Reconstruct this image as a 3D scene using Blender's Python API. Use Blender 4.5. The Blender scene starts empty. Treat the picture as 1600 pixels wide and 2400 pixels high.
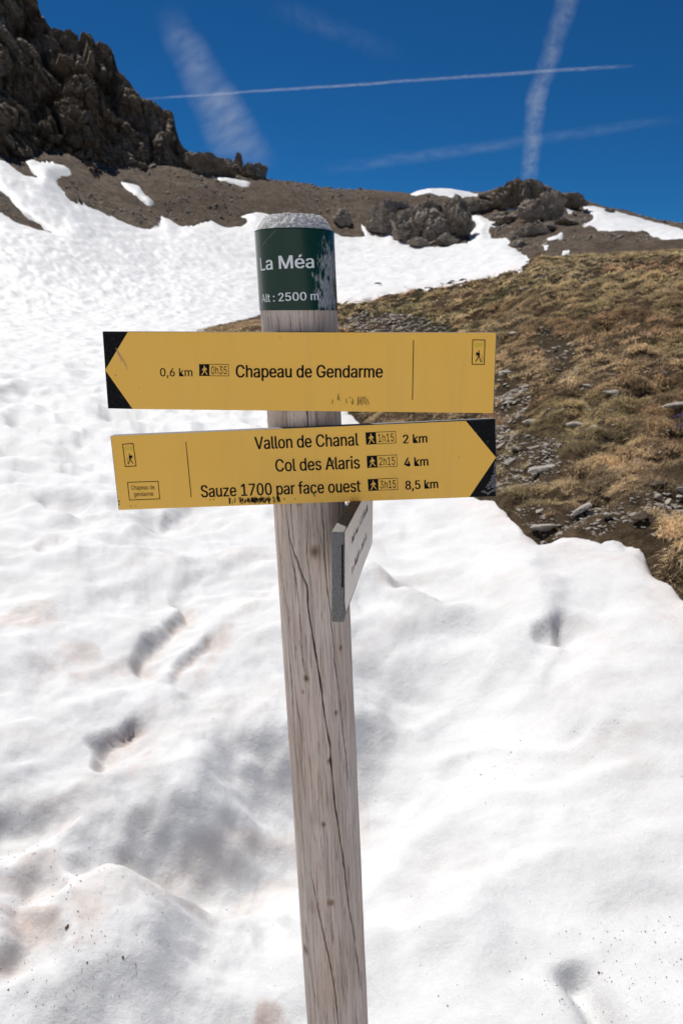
import bpy, bmesh, math, random
import numpy as np
from mathutils import Vector, Matrix

R = math.radians
SC = bpy.context.scene
COL = SC.collection
# ------------------------------------------------------------------ camera
PITCH = R(13.5)
FPX = 1867.0                      # focal length in pixels of the 1600 x 2400 photograph
CAM = np.array([0.0, 0.0, 1.62])
cd = bpy.data.cameras.new('camera'); cam = bpy.data.objects.new('camera', cd); COL.objects.link(cam)
cam.location = CAM; cam.rotation_euler = (math.pi/2 - PITCH, 0, 0)
cd.sensor_fit = 'VERTICAL'; cd.sensor_height = 36; cd.sensor_width = 24; cd.lens = 28
cd.clip_start = 0.05; cd.clip_end = 60000
cd.dof.use_dof = True; cd.dof.focus_distance = 1.16; cd.dof.aperture_fstop = 11.0
SC.camera = cam
# ------------------------------------------------------------------ light
SUN_AZ, SUN_EL = -33.0, 58.0      # degrees: azimuth from the view direction (+Y), elevation
w = bpy.data.worlds.new('World'); SC.world = w; w.use_nodes = True
nt = w.node_tree; nt.nodes.clear()
sky = nt.nodes.new('ShaderNodeTexSky'); sky.sky_type = 'NISHITA'; sky.sun_disc = False
sky.sun_elevation = R(SUN_EL); sky.sun_rotation = R(SUN_AZ)
sky.altitude = 2500; sky.air_density = 0.8; sky.dust_density = 0.0; sky.ozone_density = 3.0
hs = nt.nodes.new('ShaderNodeMix'); hs.data_type = 'RGBA'; hs.blend_type = 'MULTIPLY'; hs.inputs[0].default_value = 1; hs.inputs[7].default_value = (.105, .50, .80, 1)   # the deep polarised blue of thin mountain air, all over the sky
bg = nt.nodes.new('ShaderNodeBackground'); bg.inputs[1].default_value = 0.05
wo = nt.nodes.new('ShaderNodeOutputWorld')
nt.links.new(sky.outputs[0], hs.inputs[6]); nt.links.new(hs.outputs[2], bg.inputs[0]); nt.links.new(bg.outputs[0], wo.inputs[0])
sl = bpy.data.lights.new('sun', 'SUN'); sl.energy = 3.5; sl.angle = R(0.53); sl.color = (1.0, 0.965, 0.91)
so = bpy.data.objects.new('sun', sl); COL.objects.link(so)
sd_ = Vector((math.sin(R(SUN_AZ))*math.cos(R(SUN_EL)), math.cos(R(SUN_AZ))*math.cos(R(SUN_EL)), math.sin(R(SUN_EL))))
so.rotation_euler = sd_.to_track_quat('Z', 'Y').to_euler(); so.location = (0, 0, 30)
SC.view_settings.view_transform = 'Standard'; SC.view_settings.look = 'None'
SC.view_settings.gamma = 1; SC.view_settings.exposure = 0.54; SC.view_settings.use_curve_mapping = False
SC.render.engine = 'CYCLES'
SC.cycles.use_denoising = True; SC.cycles.max_bounces = 8; SC.cycles.diffuse_bounces = 5
SC.cycles.transparent_max_bounces = 12; SC.cycles.volume_bounces = 0

# ------------------------------------------------------------------ photo <-> place
cp, sp = math.cos(PITCH), math.sin(PITCH)
def ray(px, py):
    a = (np.asarray(px, float) - 800)/FPX; b = (1200 - np.asarray(py, float))/FPX
    return np.stack([a, cp + b*sp, -sp + b*cp], -1)
def at(px, py, Y):                      # the point at distance Y along +Y seen at that pixel
    d = ray(px, py); return CAM + d*(Y/d[..., 1:2])
def to_px(x, y, z):
    z = z - CAM[2]; zc = np.maximum(y*cp - z*sp, 1e-3)
    return 800 + FPX*x/zc, 1200 - FPX*(y*sp + z*cp)/zc
def azel(px, py):
    d = ray(px, py); return np.degrees(np.arctan2(d[..., 0], d[..., 1])), np.degrees(np.arctan2(d[..., 2], np.hypot(d[..., 0], d[..., 1])))

# ------------------------------------------------------------------ noise
_rs = np.random.RandomState(7); _P = _rs.permutation(4096); _G = _rs.rand(4096)*2*np.pi
_gx, _gy = np.cos(_G), np.sin(_G)
_g3 = _rs.randn(4096, 3); _g3 /= np.linalg.norm(_g3, axis=1)[:, None]
def _h2(i, j, s=0): return _P[(_P[(i + s*131) & 4095] + j) & 4095]
def noise2(x, y, s=0):
    xi = np.floor(x).astype(np.int64); yi = np.floor(y).astype(np.int64); xf = x - xi; yf = y - yi
    u = xf*xf*xf*(xf*(xf*6-15)+10); v = yf*yf*yf*(yf*(yf*6-15)+10)
    def g(a, b):
        h = _h2(xi+a, yi+b, s); return _gx[h]*(xf-a) + _gy[h]*(yf-b)
    return ((g(0,0)*(1-u) + g(1,0)*u)*(1-v) + (g(0,1)*(1-u) + g(1,1)*u)*v)*1.5
def fbm2(x, y, o=4, s=0, gain=.5):
    t = 0; a = 1
    for k in range(o): t = t + a*noise2(x*2**k + 17.3*k, y*2**k - 9.1*k, s+k); a *= gain
    return t
def noise3(p, s=0):
    i = np.floor(p).astype(np.int64); f = p - i; w_ = f*f*f*(f*(f*6-15)+10); out = 0
    for a in (0, 1):
        for b in (0, 1):
            for c in (0, 1):
                h = _P[(_h2(i[:, 0]+a, i[:, 1]+b, s) + i[:, 2] + c) & 4095]
                g = (_g3[h]*(f - np.array([a, b, c]))).sum(1)
                out = out + g*np.where(a, w_[:, 0], 1-w_[:, 0])*np.where(b, w_[:, 1], 1-w_[:, 1])*np.where(c, w_[:, 2], 1-w_[:, 2])
    return out*1.5
def fbm3(p, o=4, s=0, gain=.5):
    t = 0; a = 1
    for k in range(o): t = t + a*noise3(p*2**k + 5.7*k, s+k); a *= gain
    return t
_J = _rs.rand(4096, 3); _V = _rs.rand(4096)
def voro3(p, s=0):                     # distance to nearest, second, id value, facet value
    i = np.floor(p).astype(np.int64); d1 = np.full(len(p), 9.); d2 = d1.copy(); idv = np.zeros(len(p)); rel = np.zeros_like(p)
    for a in (-1, 0, 1):
        for b in (-1, 0, 1):
            for c in (-1, 0, 1):
                h = _P[(_h2(i[:, 0]+a, i[:, 1]+b, s) + i[:, 2] + c) & 4095]
                q = i + np.array([a, b, c]) + _J[h]; dv = p - q; d = np.sqrt((dv**2).sum(1)); m = d < d1
                d2 = np.where(m, d1, np.minimum(d2, d)); idv = np.where(m, h, idv); rel = np.where(m[:, None], dv, rel); d1 = np.where(m, d, d1)
    return d1, d2, idv.astype(int), rel
def sstep(a, b, x):
    t = np.clip((x - a)/(b - a), 0, 1); return t*t*(3 - 2*t)

# ------------------------------------------------------------------ mesh helpers
def mesh_np(name, V, quads=None, tris=None, mat=None, parent=None, smooth=True, attrs=None, uv=None):
    me = bpy.data.meshes.new(name); V = np.asarray(V, np.float32)
    nq = 0 if quads is None else len(quads); ntt = 0 if tris is None else len(tris)
    loops = np.concatenate([np.asarray(quads).ravel() if nq else np.zeros(0, int), np.asarray(tris).ravel() if ntt else np.zeros(0, int)]).astype(np.int32)
    tot = np.concatenate([np.full(nq, 4), np.full(ntt, 3)]).astype(np.int32)
    st = np.concatenate([[0], np.cumsum(tot)[:-1]]).astype(np.int32)
    me.vertices.add(len(V)); me.vertices.foreach_set('co', V.ravel())
    me.loops.add(len(loops)); me.loops.foreach_set('vertex_index', loops)
    me.polygons.add(len(tot)); me.polygons.foreach_set('loop_start', st); me.polygons.foreach_set('loop_total', tot)
    me.polygons.foreach_set('use_smooth', np.full(len(tot), bool(smooth)))
    me.update(calc_edges=True); me.validate()
    for k, a in (attrs or {}).items():
        a = np.asarray(a, np.float32)
        if a.ndim == 1: at_ = me.attributes.new(k, 'FLOAT', 'POINT'); at_.data.foreach_set('value', a)
        else: at_ = me.attributes.new(k, 'FLOAT_VECTOR', 'POINT'); at_.data.foreach_set('vector', a.ravel())
    if mat: me.materials.append(mat)
    o = bpy.data.objects.new(name, me); COL.objects.link(o)
    if parent: o.parent = parent
    return o
def empty(name, loc=(0, 0, 0)):
    o = bpy.data.objects.new(name, None); o.empty_display_size = .1; COL.objects.link(o); o.location = loc; return o
def tag(o, label=None, cat=None, group=None, kind=None):
    for k, v in (('label', label), ('category', cat), ('group', group), ('kind', kind)):
        if v: o[k] = v
    return o
def bm_obj(name, bm, mat, parent=None, smooth=False, loc=None):
    me = bpy.data.meshes.new(name); bm.to_mesh(me); bm.free()
    me.polygons.foreach_set('use_smooth', [smooth]*len(me.polygons)); me.materials.append(mat)
    o = bpy.data.objects.new(name, me); COL.objects.link(o)
    if parent: o.parent = parent
    if loc is not None: o.location = loc
    return o
def grid_quads(nr, nc, keep=None):
    i = np.arange(nr-1)[:, None]*nc + np.arange(nc-1)[None]
    q = np.stack([i, i+1, i+nc+1, i+nc], -1).reshape(-1, 4)
    if keep is not None:
        k = keep.ravel(); q = q[k[q].any(1)]
    return q
def compact(V, q, attrs):
    u, inv = np.unique(q, return_inverse=True)
    return V[u], inv.reshape(q.shape), {k: a[u] for k, a in attrs.items()}

# ------------------------------------------------------------------ materials
class M:
    def __init__(s, name, rough=.8, spec=.3, metal=0.0):
        s.m = bpy.data.materials.new(name); s.m.use_nodes = True; s.t = s.m.node_tree; s.n = s.t.nodes
        s.b = s.n['Principled BSDF']; s.b.inputs['Roughness'].default_value = rough
        s.b.inputs['Specular IOR Level'].default_value = spec; s.b.inputs['Metallic'].default_value = metal
    def lk(s, a, b): s.t.links.new(a, b)
    def coord(s, kind='Object', scale=(1, 1, 1)):
        tc = s.n.new('ShaderNodeTexCoord'); mp = s.n.new('ShaderNodeMapping'); mp.inputs['Scale'].default_value = scale
        s.lk(tc.outputs[kind], mp.inputs[0]); return mp.outputs[0]
    def attr(s, name, out='Fac'):
        a = s.n.new('ShaderNodeAttribute'); a.attribute_name = name; return a.outputs[out]
    def map(s, vec, scale):
        mp = s.n.new('ShaderNodeMapping'); mp.inputs['Scale'].default_value = scale; s.lk(vec, mp.inputs[0]); return mp.outputs[0]
    def noise(s, vec, scale=5, detail=5, rough=.55, dist=0.0):
        x = s.n.new('ShaderNodeTexNoise'); x.inputs['Scale'].default_value = scale; x.inputs['Detail'].default_value = detail
        x.inputs['Roughness'].default_value = rough; x.inputs['Distortion'].default_value = dist; s.lk(vec, x.inputs['Vector']); return x.outputs['Fac']
    def voro(s, vec, scale=5, feat='F1', out='Distance', rand=1.0):
        x = s.n.new('ShaderNodeTexVoronoi'); x.feature = feat; x.inputs['Scale'].default_value = scale; x.inputs['Randomness'].default_value = rand
        s.lk(vec, x.inputs['Vector']); return x.outputs[out]
    def ramp(s, f, *stops):
        r = s.n.new('ShaderNodeValToRGB'); e = r.color_ramp.elements
        while len(e) < len(stops): e.new(.5)
        for i, (p, c) in enumerate(stops):
            e[i].position = p; e[i].color = (c, c, c, 1) if isinstance(c, (int, float)) else (*c, 1)
        s.lk(f, r.inputs[0]); return r.outputs[0]
    def mix(s, f, a, b, mode='MIX'):
        x = s.n.new('ShaderNodeMix'); x.data_type = 'RGBA'; x.blend_type = mode
        for inp, v in ((x.inputs[0], f), (x.inputs[6], a), (x.inputs[7], b)):
            if hasattr(v, 'links'): s.lk(v, inp)
            elif isinstance(v, (int, float)): inp.default_value = v if inp is x.inputs[0] else (v, v, v, 1)
            else: inp.default_value = (*v, 1)
        return x.outputs[2]
    def math(s, op, a, b=0.0, clamp=False):
        x = s.n.new('ShaderNodeMath'); x.operation = op; x.use_clamp = clamp
        for inp, v in ((x.inputs[0], a), (x.inputs[1], b)):
            if hasattr(v, 'links'): s.lk(v, inp)
            else: inp.default_value = v
        return x.outputs[0]
    def col(s, c):
        i = s.b.inputs['Base Color']
        if hasattr(c, 'links'): s.lk(c, i)
        else: i.default_value = (*c, 1)
        return s
    def bump(s, h, strength=.5, dist=.01):
        x = s.n.new('ShaderNodeBump'); x.inputs['Strength'].default_value = strength; x.inputs['Distance'].default_value = dist
        s.lk(h, x.inputs['Height'])
        prev = s.b.inputs['Normal'].links
        if prev: s.lk(prev[0].from_socket, x.inputs['Normal'])
        s.lk(x.outputs[0], s.b.inputs['Normal']); return s
    def rough(s, f): s.lk(f, s.b.inputs['Roughness']); return s

def mat_snow():
    m = M('snow', .55, .25); c = m.coord('Object')
    grime = m.noise(c, 1.3, 6, .65); fine = m.noise(c, 9, 5, .7); d = m.attr('dirt')
    k = m.math('MULTIPLY', m.ramp(grime, (.5, 0), (.72, 1)), m.ramp(fine, (.42, 0), (.7, 1)))
    k = m.math('ADD', m.math('MULTIPLY', k, .28), m.math('MULTIPLY', m.math('MULTIPLY', d, m.ramp(fine, (.3, .25), (.6, 1))), m.ramp(m.noise(c, 3.3, 6, .7, .4), (.36, .15), (.58, 1))), True)
    old = m.ramp(m.noise(c, 2.6, 7, .72, .3), (.36, 0), (.66, 1)); grain = m.ramp(m.noise(c, 150, 3, .7), (.3, 0), (.7, 1))
    clean = m.mix(m.math('MULTIPLY', old, m.math('ADD', m.math('MULTIPLY', grain, .5), .5)), (.73, .733, .737), (.565, .565, .562))
    base = m.mix(k, clean, (.52, .42, .365))
    # fine debris specks: voronoi dots present only where the grime is
    sp_ = m.voro(c, 60, 'F1'); dot = m.ramp(sp_, (.05, 1), (.10, 0))
    sel = m.ramp(m.noise(c, 14, 3, .6), (.55, 0), (.62, 1)); zone = m.ramp(m.math('ADD', m.noise(c, .9, 3, .6), m.math('MULTIPLY', d, .4)), (.5, 0), (.66, 1))
    dk = m.math('MULTIPLY', m.math('MULTIPLY', dot, sel), zone)
    near = m.attr('near')
    m.col(m.mix(m.math('MULTIPLY', m.math('MULTIPLY', dk, .8), near), base, (.09, .065, .045)))
    m.bump(m.noise(c, 190, 4, .75), .8, .0026); m.bump(m.noise(c, 34, 7, .78), .55, .011); m.bump(m.noise(c, 7, 5, .6), .3, .03)
    m.b.inputs['Subsurface Weight'].default_value = .6; m.b.inputs['Subsurface Radius'].default_value = (1, 1.1, 1.2); m.b.inputs['Subsurface Scale'].default_value = .012
    return m.m
def mat_scree():
    m = M('scree_soil', .95, .1); c = m.coord('Object')
    g = m.attr('grass'); big = m.noise(c, .09, 5, .6); mid = m.noise(c, 1.2, 6, .75); fine = m.voro(c, 2.6, 'F1', 'Color')
    s = m.mix(m.ramp(mid, (.40, 0), (.62, 1)), (.125, .098, .07), (.32, .25, .19))
    s = m.mix(m.ramp(big, (.4, 0), (.66, .8)), s, (.16, .115, .082))
    s = m.mix(m.ramp(m.noise(c, 3.5, 4, .8), (.60, 0), (.68, .7)), s, (.34, .31, .28))
    soil = m.mix(m.ramp(m.noise(c, 7, 6, .75), (.35, 0), (.65, 1)), (.06, .038, .022), (.22, .155, .095))
    turf = m.mix(m.ramp(m.noise(c, .6, 5, .7), (.4, 0), (.62, 1)), (.10, .072, .045), (.085, .08, .04))
    turf = m.mix(m.ramp(m.noise(c, .25, 4, .6), (.5, 0), (.6, .8)), turf, (.15, .085, .055))
    far = m.attr('far')
    soil = m.mix(far, soil, turf)
    m.col(m.mix(g, s, soil)); m.bump(m.noise(c, 2.2, 7, .85), 1.0, .6); m.bump(m.noise(c, 22, 6, .8), .6, .03)
    return m.m
def mat_rock(name, dark, light, sc=1.0, rough=.9):
    m = M(name, rough, .2); c = m.coord('Object')
    n1 = m.noise(c, .25*sc, 8, .7, .4); n2 = m.noise(m.map(c, (1, 1, 2.2)), 1.3*sc, 7, .75)
    k = m.mix(m.ramp(n1, (.35, 0), (.65, 1)), dark, light)
    k = m.mix(m.ramp(n2, (.35, .55), (.6, 0)), k, tuple(v*.6 for v in dark))
    k = m.mix(m.ramp(m.noise(c, 4*sc, 5, .8), (.58, 0), (.72, .6)), k, tuple(min(1, v*1.5) for v in light))
    k = m.mix(m.ramp(m.noise(m.map(c, (1, 1, 1.7)), 9*sc, 5, .85), (.36, .6), (.5, 0)), k, tuple(v*.55 for v in dark))
    m.bump(m.noise(c, 5*sc, 6, .8), .8, .12/sc)
    m.col(k); m.bump(m.noise(c, 1.1*sc, 8, .75), .9, .5/sc); m.bump(m.voro(m.map(c, (1, 1, 1.6)), 1.6*sc, 'F1'), .5, .35/sc)
    return m.m
def mat_grass():
    m = M('dry_grass', .75, .15); t_ = m.attr('tint', 'Vector'); m.col(t_)
    tr = m.n.new('ShaderNodeBsdfTranslucent'); m.lk(t_, tr.inputs[0]); mx = m.n.new('ShaderNodeMixShader'); mx.inputs[0].default_value = .38
    m.lk(m.b.outputs[0], mx.inputs[1]); m.lk(tr.outputs[0], mx.inputs[2]); m.lk(mx.outputs[0], [k for k in m.n if k.type == 'OUTPUT_MATERIAL'][0].inputs[0])
    return m.m
def mat_wood():
    m = M('weathered_wood', .85, .2)
    u = m.attr('grain', 'Vector')
    f1 = m.noise(m.map(u, (260, 1, 9)), 1, 6, .7, 1.2); f2 = m.noise(m.map(u, (70, 1, 2.2)), 1, 5, .65, .6); big = m.noise(m.map(u, (14, 1, 3)), 1, 4, .6)
    c = m.mix(m.ramp(big, (.38, 0), (.62, 1)), (.63, .495, .405), (.68, .59, .52))
    c = m.mix(m.ramp(f2, (.35, .75), (.55, 0)), c, (.40, .32, .275))
    c = m.mix(m.ramp(f1, (.36, .75), (.50, 0)), c, (.20, .145, .115))
    c = m.mix(m.ramp(m.noise(m.map(u, (120, 1, 22)), 1, 5, .8), (.60, 0), (.75, .5)), c, (.50, .46, .42))
    c = m.mix(m.attr('stain'), c, (.26, .155, .095))
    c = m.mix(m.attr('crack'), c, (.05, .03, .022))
    m.col(c); m.bump(f1, .55, .0012); m.bump(f2, .5, .002); return m.m
def mat_cut_wood():
    m = M('cut_wood_end', .9, .15); c = m.coord('Object')
    n = m.noise(m.map(c, (260, 60, 160)), 1, 6, .8, .8)
    k = m.mix(m.ramp(n, (.32, 0), (.44, 1)), (.14, .10, .08), (.84, .82, .79))
    k = m.mix(m.ramp(m.noise(c, 40, 4, .7), (.55, 0), (.75, .4)), k, (.50, .43, .36))
    m.col(k); m.bump(n, 1, .004); return m.m
def mat_yellow(name='yellow_panel', col=(.92, .515, .068), pale=(.92, .53, .085)):
    m = M(name, .38, .4); c = m.coord('Object')
    k = m.mix(m.ramp(m.noise(c, 6, 4, .6), (.35, 0), (.7, 1)), col, pale)
    k = m.mix(m.ramp(m.noise(m.map(c, (1, 1, .3)), 220, 3, .8), (.70, 0), (.78, .35)), k, tuple(v*.55 for v in col))
    k = m.mix(m.math('MULTIPLY', m.ramp(m.noise(m.map(c, (45, 45, 3)), 1, 4, .7), (.52, 0), (.75, 1)), .30), k, tuple(v*.72 + .05 for v in col))
    m.col(k); m.rough(m.ramp(m.noise(c, 30, 4, .7), (.3, .3), (.7, .5))); m.bump(m.noise(c, 9, 2), .05, .002); return m.m
def mat_black(name, scratch=.0):
    m = M(name, .6, .06); c = m.coord('Object')
    k = m.mix(m.ramp(m.noise(m.map(c, (1, 1, 1)), 140, 5, .8, 2.5), (.60, 0), (.68, scratch)), (.008, .008, .009), (.22, .22, .22))
    m.col(k); return m.m
def plain(name, c, rough=.6, spec=.3, metal=0., n=0.15, sc=60):
    m = M(name, rough, spec, metal); v = m.coord('Object')
    m.col(m.mix(m.ramp(m.noise(v, sc, 5, .7), (.3, 0), (.7, 1)), tuple(x*(1-n) for x in c), tuple(min(1, x*(1+n)) for x in c))); return m.m
SNOW, SCREE, GRASS, WOOD, CUT = mat_snow(), mat_scree(), mat_grass(), mat_wood(), mat_cut_wood()
CRAG = mat_rock('crag_rock', (.20, .155, .115), (.46, .38, .295)); OUTC = mat_rock('outcrop_rock', (.26, .21, .165), (.56, .485, .405), 1.3)
STONE = mat_rock('pale_stone', (.50, .44, .37), (.74, .68, .60), 9)
DKSTONE = mat_rock('dark_stone', (.10, .075, .055), (.24, .18, .13), 9)
YEL = mat_yellow(); BLK = mat_black('black_print'); BLKS = mat_black('scuffed_black', .55)
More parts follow.
